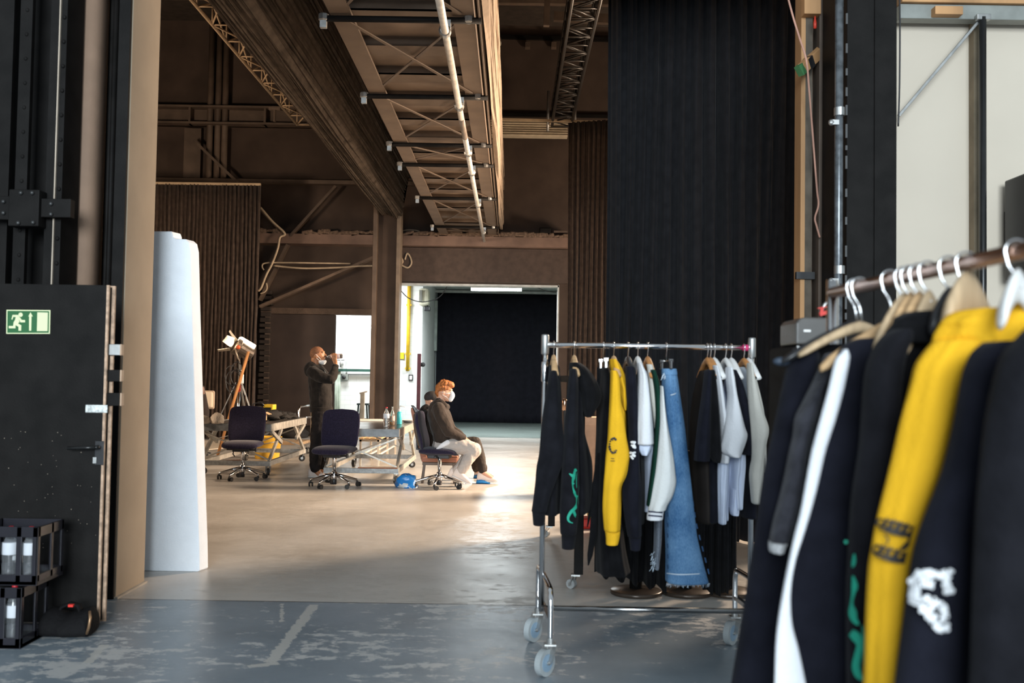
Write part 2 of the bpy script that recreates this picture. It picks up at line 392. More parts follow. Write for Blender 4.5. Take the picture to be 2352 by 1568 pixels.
MB().span((xr(1848, 6.8), 6.802, 0), (xr(1864, 6.8), 6.95, 5)).build('dark_board', mat('dark side board', (.10, .08, .06), .8, var=.3), c)  # this side of the post is coloured darker
a, b_ = P(1829, 624, 6.78), P(1871, 641, 6.78)
MB().span((a.x, 6.775, b_.z), (b_.x, 6.81, a.z)).build('tape', black_plastic, c)['label'] = 'black tape wrapped round the post'
c = thing('steel_pole', 'glossy grey scaffold pole with couplers fixed to the black column', 'pole', (xr(1928, 6.1), 6.1, 0))
MB().cyl((xr(1928, 6.1), 6.12, 0), (xr(1928, 6.1), 6.12, 5), .026, n=20).build('tube', mat('grey painted pole', (.12, .13, .14), .3, .5, var=.3, scale=20, rvar=.1), c, smooth=True)
for py in (255, 618):
    q = P(1928, py, 6.12); mb = MB().cyl(q - Vector((0, 0, .03)), q + Vector((0, 0, .02)), .033, n=18); mb.beam(q + Vector((-.05, -.01, -.075)), q + Vector((.0, -.01, -.075)), .03, .03); mb.ball(q + Vector((-.052, -.01, -.075)), .02, n=8)
    mb.build('coupler', steel, c, smooth=False)
# white wall fittings
c = thing('wall_pole', 'slim black pole standing upright before the white wall', 'pole', (xr(2257, 6.8), 6.8, 0))
MB().cyl((xr(2257, 6.8), 6.8, 0), P(2257, 40, 6.8), .024, n=16).build('tube', mat('black glossy pole', (.02, .02, .02), .3, .2), c, smooth=True)
q = P(2257, 40, 6.8); MB().span(q - Vector((.045, .02, .02)), q + Vector((.05, .02, .02))).build('top_bracket', steel, c, bevel=.004)
c = thing('diagonal_brace', 'grey steel brace slanting from pole top across the white wall', 'brace', P(2160, 150, 6.85))
MB().beam(P(2250, 46, 6.84), P(2064, 266, 6.84), .028, .02).build('flat_bar', steel, c, bevel=.003)
tag(MB().span((xr(2236, 6.93), 6.92, 0), (xr(2250, 6.93), 7.0, 4.1)).build('pole_shadow_strip', mat('brown stud', (.23, .18, .12), .8), None), 'strip painted as brown stud on the white wall behind the black pole', 'shadow')  # brown strip stands in for the shadow of the black pole
a, b_ = P(2066, -20, 6.85), P(2800, 12, 6.85)
tag(MB().span((a.x, 6.8, P(2200, 12, 6.85).z), (b_.x, 6.95, P(2200, -60, 6.85).z)).build('timber_beam', pine, None, bevel=.004), 'pine beam running along the top of the white wall', 'beam')
tag(MB().span((a.x, 6.83, P(2200, 46, 6.85).z), (b_.x, 6.93, P(2200, 13, 6.85).z)).build('steel_rail', mat('grey painted rail', (.26, .27, .25), .5, .3), None, bevel=.004), 'grey steel rail under the pine beam on the white wall', 'rail')
a, b_ = P(2147, 14, 6.77), P(2211, 34, 6.77)
tag(MB().span((a.x, 6.76, b_.z), (b_.x, 6.84, a.z)).build('wood_block', pine, None, bevel=.003), 'small wooden block fixed on the grey rail above the brace', 'block')
a, b_ = P(1846, -6, 6.74), P(1884, 34, 6.74)
tag(MB().span((a.x, 6.72, b_.z), (b_.x, 6.8, a.z)).build('wood_block', pine, None, bevel=.003), 'wooden block nailed high on the timber post', 'block')
c = thing('wooden_cleat', 'slanted wooden cleat with green end sticking out from the timber post', 'cleat', P(1870, 120, 6.7))
MB().beam(P(1842, 158, 6.62), P(1913, 92, 6.93), .045, .07).build('arm', pine, c, bevel=.004)
MB().beam(P(1835, 164, 6.61), P(1843, 157, 6.625), .047, .072).build('end_cap', mat('green paint', (.05, .16, .06), .6), c)
MB().beam(P(1853, 150, 6.665), P(1862, 140, 6.705), .05, .076).build('tape', black_plastic, c)
q = P(1872, 53, 6.7)
tag(MB().lathe([(.002, -.04), (.011, -.035), (.012, .0), (.008, .02), (.005, .045), (.002, .05)], q, 10).build('pull_handle', mat('red plastic', (.55, .04, .02), .4), None, smooth=True), 'small red pull handle hanging by the timber post', 'handle')
p = [P(1806, -20, 6.6), P(1822, 40, 6.6), P(1838, 92, 6.55), P(1852, 138, 6.52), P(1858, 200, 6.6), P(1866, 300, 6.7), P(1876, 430, 6.72), P(1880, 470, 6.7), P(1872, 500, 6.7), P(1876, 520, 6.7), P(1883, 545, 6.71)]
tag(MB().tube(bez([tuple(q) for q in p], 6), .007, 6).build('rope', mat('pinkish rope', (.50, .27, .20), .8), None, smooth=True), 'thin pinkish rope looped over the wooden cleat', 'rope')
p = [P(2066, -20, 6.75), P(2067, 60, 6.75), P(2066, 200, 6.75), P(2063, 290, 6.75)]
tag(MB().tube(bez([tuple(q) for q in p], 5), .006, 6).build('wall_cable', black_plastic, None, smooth=True), 'black cable hanging along the edge of the white wall', 'cable')
c = thing('wall_speaker', 'black box loudspeaker fixed to the white wall at the picture edge', 'speaker', P(2362, 470, 6.7))
a, b_ = P(2340, 402, 6.7), P(2400, 640, 6.7)
MB().span((a.x, 6.6, b_.z), (b_.x, 6.9, a.z)).build('cabinet', black_plastic, c, bevel=.012)
MB().span((a.x + .05, 6.9, b_.z + .2), (b_.x - .05, 7.0, a.z - .2)).build('wall_mount', black_plastic, c)

# ------------------------------------------------------------------ catwalk under the roof
def gz(X, slope): return CAMZ + abs(X) / slope
CZ = 4.77
c = thing('catwalk', 'long brown steel catwalk hung overhead with cross braces underneath', 'catwalk', (-1.05, 15, CZ))
Y0, Y1 = 6.9, 23.55
MB().span((-1.74, Y0, CZ), (-1.54, Y1, CZ + .03)).span((-1.74, Y0, CZ), (-1.71, Y1, CZ + .5)).build('flange', mid_steel, c)
MB().span((-.60, Y0, CZ), (-.40, Y1, CZ + .03)).span((-.43, Y0, CZ), (-.40, Y1, CZ + .5)).build('flange', mid_steel, c)
MB().span((-1.72, Y0, CZ + .15), (-.42, Y1, CZ + .19)).build('deck', mat('catwalk sheet', (.18, .13, .095), .7, var=.12, scale=3), c)
y = 7.2
while y < Y1:
    MB().span((-1.72, y, CZ + .05), (-.42, y + .12, CZ + .155)).span((-1.72, y, CZ + .05), (-.42, y + .30, CZ + .07)).build('joist', mid_steel, c); y += .98
ysp = [9.15, 11.7, 14.15, 15.5, 18.4, 21.9]
for y in ysp:
    b_ = MB().cyl((-1.83, y, CZ - .035), (-.33, y, CZ - .035), .03, n=12).build('cross_pipe', black_paint, c, smooth=True)
    MB().lathe([(.035, -.03), (.05, -.02), (.05, .03), (.035, .04)], (-1.80, y, CZ - .03), 8).box((-1.80, y, CZ - .09), (.06, .05, .07)).build('clamp', steel, b_)
    MB().lathe([(.03, -.03), (.045, -.02), (.045, .03), (.03, .04)], (-.45, y, CZ - .03), 8).build('clamp', steel, b_)
ee = [6.9] + ysp + [23.5]
for i in range(len(ee) - 1):
    a, b_ = ee[i] + .1, ee[i + 1] - .1
    MB().beam((-1.62, a, CZ - .01), (-.52, b_, CZ - .012), .035, .012).build('brace', mid_steel, c)
    MB().beam((-.52, a, CZ + .012), (-1.62, b_, CZ + .012), .03, .012).build('brace', brown_steel, c)
MB().span((-.36, 6.9, CZ - .02), (-.345, Y1, CZ + .02)).span((-.36, 6.9, CZ + .16), (-.345, Y1, CZ + .19)).build('cable_rail', mid_steel, c)
c = thing('scaffold_tube', 'long pale scaffold tube clamped lengthwise under the catwalk', 'tube', (-.66, 15, 4.55))
MB().cyl((-.66, 6.5, 4.62), (-.67, 12.2, 4.62), .036, n=14).cyl((-.67, 13.2, 4.62), (-.69, 23.4, 4.62), .036, n=14).build('tube', mat('pale tube', (.62, .58, .52), .4, .3, var=.15, scale=12), c, smooth=True)
MB().cyl((-.67, 12.2, 4.62), (-.67, 13.2, 4.62), .037, n=14).build('sleeve', mat('dark tube sleeve', (.22, .18, .15), .5, .3), c, smooth=True)
for y in ysp:
    MB().lathe([(.04, -.05), (.058, -.035), (.058, .035), (.04, .05)], (-.67, y, 4.63), 10, Matrix.Rotation(R(90), 3, 'X')).box((-.66, y, 4.69), (.09, .07, .08)).build('clamp', steel, c)
def ribbed(name, pr, y0, y1, m, parent=None, n=14):
    """cloth folded lengthwise: a profile of folds in X-Z run along Y"""
    rs = []
    for i in range(n + 1):
        t = i / n; y = y0 + (y1 - y0) * t
        rs.append([Vector((x + .012 * math.sin(y * .9 + k), y, z + .02 * math.sin(y * .7 + k * 1.7))) for k, (x, z) in enumerate(pr)])
    return MB().rings(rs).build(name, m, parent, smooth=False)
def fold_profile(a, b_, folds, amp, nrm):
    out = []
    a, b_, nrm = Vector(a), Vector(b_), Vector(nrm)
    for i in range(folds * 4 + 1):
        t = i / (folds * 4); out.append(tuple(a.lerp(b_, t) + nrm * amp * (abs(math.sin(t * folds * math.pi)) + .3 * math.sin(t * 9))))
    return out
pr = fold_profile((-.28, 4.92), (-.28, 6.25), 13, .028, (1, 0)) + [(-.322, 6.3), (-.322, 4.9)]
tag(ribbed('folded_curtain', pr, 6.9, 23.4, mat('pale dusty cloth', (.27, .205, .15), .9, var=.12, scale=5)), 'pale ribbed cloth folded up along the side of the catwalk', 'curtain')
# hoisted curtain beam
pr = fold_profile((-3.02, 5.10), (-2.60, 5.02), 9, .045, (0, -1)) + fold_profile((-2.57, 5.02), (-2.40, 6.1), 17, .042, (1, -.15)) + [(-2.5, 6.3), (-3.0, 6.3)] + fold_profile((-3.02, 6.2), (-3.02, 5.15), 12, .03, (-1, 0))
c = thing('hoisted_curtain', 'huge dark curtain folded up into a ribbed bundle under the roof', 'curtain', (-2.8, 15, 5.1))
ribbed('folds', pr, 6.9, 22.3, bundle_mat, c)
MB().span((-2.46, 6.9, 6.0), (-2.38, 22.9, 9.9)).build('dark_void_sheet', curtain_black, c)  # black sheet put in for the dark void above the bundle
# lattice truss beside it
def truss(name, a, b_, w, h, step, m, label, tri=False, r=.025):
    a, b_ = Vector(a), Vector(b_); d = (b_ - a).normalized(); sx = Vector((0, 0, 1)).cross(d).normalized(); sz = d.cross(sx)
    c = thing(name, label, 'truss', a.lerp(b_, .5))
    offs = [sx * (i * w / 2) + sz * (j * h / 2) for i, j in ((-1, -1), (1, -1), (1, 1), (-1, 1))]
    for o in offs: MB().cyl(a + o, b_ + o, r, n=8).build('chord', m, c, smooth=True)
    n = int((b_ - a).length / step)
    for s_ in range(4):
        o1, o2 = offs[s_], offs[(s_ + 1) % 4]; mb = MB()
        for i in range(n):
            p, q = a.lerp(b_, i / n), a.lerp(b_, (i + 1) / n)
            if i % 2: mb.cyl(p + o1, q + o2, r * .55, n=6)
            else: mb.cyl(p + o2, q + o1, r * .55, n=6)
            mb.cyl(q + o1, q + o2, r * .5, n=6)
        mb.build('lattice', m, c, smooth=True)
    return c
t = truss('lattice_truss', (-4.12, 6.9, 6.45), (-4.12, 19.3, 6.45),   .30, .30, .68, mat('sandy lattice paint', (.36, .25, .15), .6), 'sandy coloured lattice truss running beside the bundled curtain')
q = P(631, 250, 19.2); MB().cyl(q, q + Vector((0, 0, -.25)), .025).box(q, (.22, .08, .05)).build('end_hook', brown_steel, t)
t = truss('box_truss', (1.02, 11.5, 7.22), (1.02, 21.9, 7.22), .42, .42, .40, mat('black truss tube', (.03, .027, .025), .35, .5), 'black box truss hanging before the dark back wall', r=.03)
for s_ in (-1, 1):
    q = Vector((1.02 + s_ * .3, 21.9, 6.9)); MB().cyl(q, q + Vector((0, 0, .9)), .03).build('end_post', steel, t, smooth=True)
# ------------------------------------------------------------------ back wall steel
def bar(name, label, cat, p0, p1, w, h, m=brown_steel, **k):
    return tag(MB().beam(p0, p1, w, h).build(name, m, None, **k), label, cat)
c = thing('steel_beam', 'dark I-shaped steel beam crossing the upper back wall', 'beam', (-6, 23.4, zb(278)))
za, zc = zb(258), zb(300)
MB().span((-9.7, 23.3, za - .05), (-2.4, 23.7, za)).span((-9.7, 23.3, zc), (-2.4, 23.7, zc + .05)).span((-9.7, 23.55, zc), (-2.4, 23.62, za)).build('body', brown_steel, c)
for px in (428, 600): MB().span((xb(px), 23.32, zc), (xb(px) + .05, 23.6, za)).build('stiffener', brown_steel, c)
bar('steel_beam', 'thin steel rail crossing the back wall above the brown curtain', 'beam', (-9.7, 23.5, zb(421, 600)), (-2.2, 23.5, zb(421, 600)), .2, .09)
c = thing('crane_beam', 'brown beam topped with lumpy mortar above both doorways', 'beam', (-2.2, 23.4, zb(556)))
MB().span((xb(590), 23.25, zb(568)), (xb(1310), 23.7, zb(546))).build('body', mat('warm brown beam', (.20, .13, .10), .7, var=.2, scale=2, bump=.1), c)
mb = MB(); random.seed(5); x = xb(598)
while x < xb(1303):
    ww = random.uniform(.06, .2)
    if not (xb(632) < x < xb(685)): mb.box((x + ww / 2, 23.45, zb(541) + random.uniform(-.03, .02)), (ww * 1.3, .4, random.uniform(.06, .15)), Matrix.Rotation(random.uniform(-.25, .25), 3, 'Y'))
    x += ww
mb.build('mortar_topping', lumpy, c, bevel=.03)
bar('wide_header', 'dark flat header over the freight doorway', 'beam', (xb(914), 23.6, zb(611, 1100)), (xb(1305), 23.6, zb(611, 1100)), .18, .80, mat('dark header', (.075, .052, .042), .75))
bar('door_header', 'rough dark header over the small white doorway', 'beam', (xb(600), 23.6, zb(716, 730)), (xb(862), 23.6, zb(716, 730)), .2, .14, mat('rough header', (.11, .075, .055), .8, bump=.6, bscale=30))
def brace(label, a, b_, w=.1, m=brown_steel, Y=23.3):
    bar('wall_brace', label, 'brace', P(a[0], a[1], Y), P(b_[0], b_[1], Y), w, .06, m)
brace('thin strut slanting below the I-shaped beam', (445, 322), (545, 418), .06)
brace('long strut falling from the bundled curtain to the mortar topped beam', (772, 428), (668, 542), .16)
brace('thick strut from the mortar topped beam down to the brown curtain', (662, 562), (598, 690), .2)
brace('long strut rising over the small doorway to the steel column', (598, 704), (862, 590), .2, mat('warm brace', (.16, .11, .08), .7), Y=23.2)
brace('short dark strut from brown curtain to the mortar topped beam', (598, 480), (652, 538), .1)
for k, px in enumerate((473, 491, 507)):
    x = xb(px); tag(MB().cyl((x, 23.5, zb(422)), (x, 23.5, zb(70)), .075, n=12).build('wall_pipe', brown_steel, None, smooth=True), ['thick brown pipe on the upper back wall beside the curtain end', 'middle one of three brown wall pipes', 'brown wall pipe nearest the lattice truss end'][k], 'pipe', 'pipes on the upper back wall')
x = xb(432); tag(MB().span((x - .2, 23.55, zb(418)), (x + .2, 23.7, zb(305))).build('wall_pilaster', brown_steel, None), 'broad dark post between the I-shaped beam and thin rail', 'post')
def rope(name, label, pts, Y, r, m, cat='rope'):
    return tag(MB().tube(bez([tuple(P(x, y, Y)) for x, y in pts], 6), r, 6).build(name, m, None, smooth=True), label, cat)
pale_rope = mat('pale rope', (.48, .38, .27), .8)
rope('rope', 'pale rope tied round the strut beside the brown curtain', [(597, 475), (625, 508), (654, 536), (643, 545), (638, 570), (625, 605), (612, 630), (600, 660), (593, 668)], 23.0, .028, pale_rope)
rope('rope', 'upper pale rope strung across the wall above the small doorway', [(606, 620), (602, 612), (610, 604), (660, 603), (730, 604), (805, 605)], 23.05, .018, pale_rope)
rope('rope', 'lower sagging rope strung to the steel column', [(628, 610), (680, 615), (720, 616), (780, 614), (820, 611), (858, 610)], 23.08, .022, pale_rope)
rope('rope', 'short rope end dangling beside the thick strut', [(612, 650), (613, 662), (608, 670), (598, 674)], 23.0, .018, pale_rope)
rope('cable_coil', 'coil of pale cable hung beside the steel column', [(921, 590), (925, 600), (922, 607), (928, 612), (938, 614), (945, 604), (942, 590), (935, 582), (930, 596)], 23.48, .022, pale_rope, 'cable')
# riveted H column
c = thing('steel_column', 'tall brown H-shaped steel column between the two doorways', 'column', (-2.85, 22.5, 0))
def x2(px): return P(px, 700, 22.5).x
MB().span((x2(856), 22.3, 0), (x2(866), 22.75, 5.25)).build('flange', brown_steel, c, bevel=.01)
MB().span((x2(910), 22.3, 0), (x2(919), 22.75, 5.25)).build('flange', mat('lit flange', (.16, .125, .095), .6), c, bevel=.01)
MB().span((x2(866), 22.5, 0), (x2(910), 22.54, 5.25)).build('web', dark_wall, c)  # web darkened as a shaded recess, one flange lightened as lit
# upper right of the back wall
c = thing('ribbed_duct', 'pale ribbed cloth roll along the back wall beside the box truss', 'duct', P(1210, 295, 22.6))
pts = fold_profile((0, 0), (0, 1), 7, .03, (-1, 0)); zt, zl = P(1210, 275, 22.6).z, P(1210, 312, 22.6).z
rs = [[Vector((x, 22.6 + u * .8, zl + (zt - zl) * v)) for u, v in pts + [(.3, 1), (.3, 0)]] for x in (P(1118, 290, 22.6).x, P(1304, 290, 22.6).x)]
MB().rings(rs).build('roll', mat('pale ribbed cloth', (.50, .42, .31), .9, var=.1), c)
bar('curtain_rail', 'pale curtain rail high before the back wall', 'rail', P(1142, 274, 21.4), P(1420, 281, 21.4), .05, .05, mat('pale rail', (.50, .38, .25), .5, .3))
bar('black_pipe', 'black pipe running above the pale curtain rail', 'pipe', P(1110, 263, 23.66), P(1420, 268, 23.66), .07, .07, black_paint)
bar('black_pipe', 'black pipe high on the back wall near the roof', 'pipe', P(1118, 84, 23.64), P(1420, 92, 23.64), .09, .09, black_paint)
bar('steel_beam', 'brown steel beam crossing behind the box truss', 'beam', P(1272, 38, 22.0), P(1420, 46, 22.0), .14, .2)
for k, px in enumerate((1212, 1272, 1345)):
    q = P(px, 105, 23.55); tag(MB().box(q, (.12, .2, .12)).build('wall_bracket', brown_steel, None), ['small square bracket below the black pipe nearest the catwalk', 'small square bracket below the black pipe beside the box truss', 'small square bracket between the box truss and the black curtain'][k], 'bracket', 'square brackets on the upper wall')
c = thing('bulb_lamp', 'small pale lamp hanging under the black pipe near the roof', 'lamp', P(1146, 97, 23))
q = P(1146, 92, 23.6); MB().lathe([(.02, .07), (.05, .05), (.05, -.02), (.03, -.03)], q, 10).build('socket', brown_steel, c, smooth=True)
MB().ball(q - Vector((0, 0, .08)), (.06, .06, .08), n=10).build('bulb', mat('milky bulb', (.7, .64, .52), .3), c, smooth=True)
bar('hanging_post', 'brown round post hanging from the roof beside the catwalk', 'post', P(1258, -40, 20), P(1255, 60, 20), .12, .12)
x = P(1131, 420, 22.9).x
tag(MB().cyl((x, 22.9, P(1131, 525, 22.9).z), (x, 22.9, P(1131, 322, 22.9).z), .04).build('wall_tube', mat('pale wall tube', (.45, .36, .27), .5), None, smooth=True), 'pale upright tube on the wall past the catwalk end', 'tube')
c = thing('rail_motor', 'small black motor sitting on the mortar topped beam', 'motor', P(1252, 530, 23.3))
q = P(1252, 530, 23.35); MB().box(q, (.28, .2, .14)).build('housing', black_paint, c, bevel=.03)
MB().beam(P(1272, 532, 23.35), P(1303, 533, 23.35), .05, .05).build('shaft', brown_steel, c)
rope('cable', 'thin pale cable drooping between column and catwalk end', [(920, 531), (938, 528), (960, 530), (975, 538), (990, 535)], 23.68, .016, pale_rope, 'cable')
# ------------------------------------------------------------------ curtains
def curtain(name, label, x0, x1, z0, z1, y, folds, amp, m, seed=1, dy=0, taper=.7, kw=None):
    random.seed(seed); n = folds * 8; rows = 14
    ph = [random.uniform(-.6, .6) for _ in range(folds + 2)]; am = [random.uniform(.5, 1.2) for _ in range(folds + 2)]
    rs = []
    for r in range(rows + 1):
        t = r / rows; z = z1 + (z0 - z1) * t; ring = []
        for i in range(n + 1):
            u = i / n; f = u * folds; k = int(f); w_ = f - k
            a_ = am[k] * (1 - w_) + am[k + 1] * w_; p_ = ph[k] * (1 - w_) + ph[k + 1] * w_
            off = amp * a_ * math.sin(6.2831853 * f + p_ + .8 * t * math.sin(k)) * (taper + (1 - taper) * t)
            off += amp * .35 * math.sin(6.2831853 * f * 2.3 + k * t)
            ring.append(Vector((x0 + (x1 - x0) * u + amp * .5 * math.sin(3 * t + k * .7) * t, y + dy * u + off, z)))
        rs.append(ring)
    mb = MB().rings(rs, cap=False, closed=False)
    o = mb.build(name, m, None, smooth=True, solid=.012)
    return tag(o, label, 'curtain', kind=None)
curtain('stage_curtain', 'tall black stage curtain hanging behind the clothes racks', P(1391, 500, 9.3).x, P(1842, 500, 8.6).x + .12, .02, 7.0, 9.3, 15, .08, curtain_black, 2, dy=-.7)
curtain('stage_curtain', 'dark brown curtain beside the freight doorway reaching the back floor', P(1304, 500, 21.2).x, P(1420, 500, 21.2).x + 3.5, .02, P(1340, 282, 21.2).z, 21.2, 42, .085, curtain_brown, 4, dy=-1.5)
curtain('stage_curtain', 'dark curtain under a pale rail behind the lamp stand', P(350, 500, 21.5).x - 1.2, P(597, 500, 21.5).x, .02, P(500, 424, 21.5).z, 21.5, 40, .05, curtain_brown, 6)
bar('curtain_rail', 'pale rail holding the dark curtain behind the lamp stand', 'rail', P(340, 421, 21.5) - Vector((1, 0, 0)), P(599, 424, 21.5), .07, .05, mat('pale rail', (.5, .38, .25), .5, .3))
curtain('stage_curtain', 'flat black curtain closing the lit room beyond the freight doorway', bw + .05, 2.6, .02, 4.08, 31.5, 16, .012, mat('navy black molton', (.014, .014, .019), .95, spec=.1), 8)
bar('curtain_rail', 'grey rail above the flat black curtain', 'rail', (bw, 31.4, 4.12), (4, 31.4, 4.12), .08, .08, mat('grey rail', (.4, .42, .4), .5, .4))
# ------------------------------------------------------------------ back room fittings
c = thing('tube_lamp', 'glowing fluorescent tube lamp over the freight doorway', 'lamp', P(1138, 664, 24.9))
a, b_ = P(1082, 664, 24.9), P(1198, 665, 24.9)
MB().beam(a + Vector((0, 0, .06)), b_ + Vector((0, 0, .06)), .14, .06).build('housing', white_plastic, c)
MB().cyl(a + Vector((0, 0, 0)), b_ + Vector((0, 0, 0)), .03).cyl(a + Vector((0, .1, 0)), b_ + Vector((0, .1, 0)), .03).build('tube', mat('glowing tube', (.92, 1.0, 1.0), .5, var=0, emit=14), c, smooth=True)
for e in (a, b_): MB().cyl(e + Vector((0, 0, .08)), Vector((e.x, e.y, 4.21)), .012).build('hanger_rod', steel, c)
yel = mat('yellow paint', (.62, .40, .02), .5)
def wx(px, Y): return P(px, 800, Y).x
c = thing('gas_pipe', 'yellow pipe running down the white brick wall', 'pipe', (wx(937, 26.9), 26.92, 2))
MB().cyl((wx(937, 26.9), 26.93, P(937, 852, 26.9).z), (wx(937, 26.9), 26.93, 4.2), .05).build('tube', yel, c, smooth=True)
for py in (700, 812, 846): MB().box((wx(937, 26.9), 26.95, P(937, py, 26.9).z), (.14, .1, .05)).build('pipe_clip', yel, c)
a, b_ = P(913, 809, 26.9), P(927, 824, 26.9)
tag(MB().span((a.x, 26.96, b_.z), (b_.x, 27.0, a.z)).build('wall_plate', mat('yellow plate', (.72, .58, .02), .5, var=.03), None), 'small yellow plate on the white brick wall beside the column', 'plate')
a, b_ = P(938, 860, 26.9), P(948, 874, 26.9); c = thing('light_switch', 'small grey framed switch on the white brick wall', 'switch', P(943, 867, 26.9))
MB().span((a.x, 26.96, b_.z), (b_.x, 27.0, a.z)).build('frame', black_plastic, c)
MB().span((a.x + .025, 26.95, b_.z + .03), (b_.x - .025, 26.97, a.z - .03)).build('rocker', white_plastic, c)
c = thing('maroon_post', 'maroon steel post standing beside the lit room curtain', 'post', P(960, 950, 25.6))
q0, q1 = P(960, 975, 25.6), P(961, 812, 25.6)
MB().span((q0.x - .045, 25.55, 0), (q0.x + .045, 25.65, q1.z)).build('shaft', mat('maroon paint', (.075, .014, .02), .5), c)
q = P(967, 837, 25.6); MB().cyl(q - Vector((.05, 0, 0)), q + Vector((.06, 0, 0)), .05).ball(q + Vector((.05, 0, 0)), .06).build('knob', black_plastic, c)
c = thing('roller_housing', 'cream roller housing in the top corner beside the black curtain', 'housing', P(975, 690, 26.6))
a, b_ = P(962, 662, 26.6), P(985, 702, 26.6); MB().span((a.x, 26.5, b_.z), (b_.x, 26.99, a.z)).build('case', mat('cream case', (.58, .56, .44), .5), c, bevel=.08)
a, b_ = P(963, 666, 26.5), P(970, 692, 26.5); MB().span((a.x, 26.44, b_.z), (b_.x, 26.52, a.z)).build('front_panel', mat('grey metal panel', (.22, .22, .2), .5, .3), c, bevel=.01)
c = thing('wall_camera', 'small black camera mounted under the roller housing', 'camera', P(981, 710, 26.7))
q = P(981, 709, 26.7); MB().box(q, (.16, .2, .12)).build('body', black_plastic, c, bevel=.02); MB().cyl(q + Vector((0, 0, .05)), q + Vector((.03, .1, .2)), .02).build('arm', black_plastic, c)
a, b_ = P(986, 690, 31.2), P(999, 806, 31.2)
tag(MB().span((bw + .002, 31.1, b_.z), (b_.x + .06, 31.3, a.z)).build('guide_rail', mat('grey green rail', (.33, .37, .34), .6), None, bevel=.01), 'grey green guide rail beside the flat black curtain', 'rail')
rope('cable', 'thin cable looping below the roller housing', [(918, 664), (935, 682), (955, 691), (975, 693), (1000, 687), (1016, 675), (1028, 655)], 25.5, .012, black_plastic, 'cable')
rope('cable', 'thin cable sagging from the tube lamp toward the doorway edge', [(1205, 655), (1235, 661), (1255, 668), (1278, 672)], 25.0, .010, black_plastic, 'cable')
gp = mat('green pipe paint', (.03, .09, .07), .4)
bar('green_pipe', 'dark green pipe across the white wall seen through the small doorway', 'pipe', P(740, 849, 26.85), P(870, 851, 26.85), .07, .07, gp)
bar('thin_pipe', 'thin grey pipe below the dark green pipe', 'pipe', P(740, 859, 26.9), P(870, 860, 26.9), .03, .03, steel)
bar('wall_conduit', 'thin upright conduit above the grey wall box', 'conduit', (wx(797, 26.95), 26.97, P(797, 866, 26.95).z), (wx(797, 26.95), 26.97, 4.2), .035, .035, mat('grey conduit', (.5, .52, .5), .5))
c = thing('socket_box', 'grey wall socket box below the green pipe', 'box', P(791, 867, 26.9))
a, b_ = P(785, 859, 26.85), P(799, 874, 26.85); MB().span((a.x, 26.85, b_.z), (b_.x, 27.0, a.z)).build('case', mat('grey box', (.2, .22, .2), .5), c, bevel=.02)
q = P(790, 866, 26.84); MB().cyl(q + Vector((0, .03, 0)), q - Vector((0, .04, 0)), .05).build('socket', black_plastic, c, smooth=True)
c = thing('faucet', 'grey valve tap on the white wall behind the raised bottle', 'tap', P(786, 838, 26.8))
q = P(784, 835, 26.8); MB().cyl(q + Vector((0, .2, 0)), q - Vector((0, .1, 0)), .03).cyl(q - Vector((0, .1, -.1)), q - Vector((0, .1, .1)), .025).build('body', steel, c, smooth=True)
q2 = q + Vector((0, -.1, .1)); MB().cyl(q2 - Vector((.1, 0, 0)), q2 + Vector((.1, 0, 0)), .018).build('handle', steel, c)
mb = MB()
for k in range(5): mb.cyl((wx(764 + k * 4, 26.8), 26.9, 0), (wx(764 + k * 4, 26.8), 26.9, P(770, 850, 26.8).z), .03)
tag(mb.build('pipe_bundle', mat('pale green pipes', (.36, .43, .36), .5), None, smooth=True), 'row of pale green pipes behind the standing man', 'pipes')
c = thing('bar_stool', 'dark square framed stool in the white side room', 'stool', P(834, 960, 25.6))
st_m = mat('dark green steel', (.02, .035, .035), .5)
xa, xc = P(822, 930, 25.6).x, P(849, 930, 25.6).x; zt = P(835, 926, 25.6).z
MB().span((xa, 25.4, zt - .04), (xc, 25.8, zt)).build('seat', st_m, c)
for x_, y_ in ((xa, 25.4), (xc, 25.4), (xa, 25.8), (xc, 25.8)): MB().beam((x_ + (.05 if x_ == xa else -.05), y_, zt), (x_, y_, 0), .04, .04).build('leg', st_m, c)
MB().span((xa, 25.38, .28), (xc, 25.42, .32)).span((xa, 25.78, .28), (xc, 25.82, .32)).build('footrest', st_m, c)
c = thing('wooden_stand', 'pale wooden post with small crossbar in front of the dark stool', 'stand', P(833, 965, 24.9))
q = P(833, 902, 24.9); MB().span((q.x - .05, 24.85, 0), (q.x + .05, 24.95, q.z)).build('post', mat('pale wood', (.62, .48, .35), .6), c)
MB().beam(P(826, 903, 24.9), P(843, 899, 24.9), .06, .03).build('crossbar', mat('pale wood', (.62, .48, .35), .6), c)
# dark sliding door of the small doorway
a, b_ = P(622, 721, 23.5), P(765, 990, 23.5)
c = thing('sliding_door', 'dark brown sliding door panel pushed open beside the white side room', 'door', (a.x, 23.5, 0))
MB().span((a.x, 23.5, .02), (b_.x, 23.6, a.z)).build('panel', mat('dark door panel', (.05, .034, .028), .7, var=.2, scale=1.5), c)
MB().span((a.x - .12, 23.46, 0), (a.x, 23.62, a.z)).build('edge_post', mat('worn door post', (.12, .085, .065), .7), c)
mb = MB(); random.seed(9)
for k in range(26):
    z = .1 + k * .13; mb.box((P(606, 800, 23.4).x + random.uniform(-.012, .012), 23.55, z), (random.uniform(.25, .29), .22, random.uniform(.08, .13)))
tag(mb.build('brick_pier', mat('dark rough brick', (.04, .03, .025), .8, bump=.6), None, bevel=.02), 'dark rough brick pier between the brown curtain and the sliding door', 'pier')
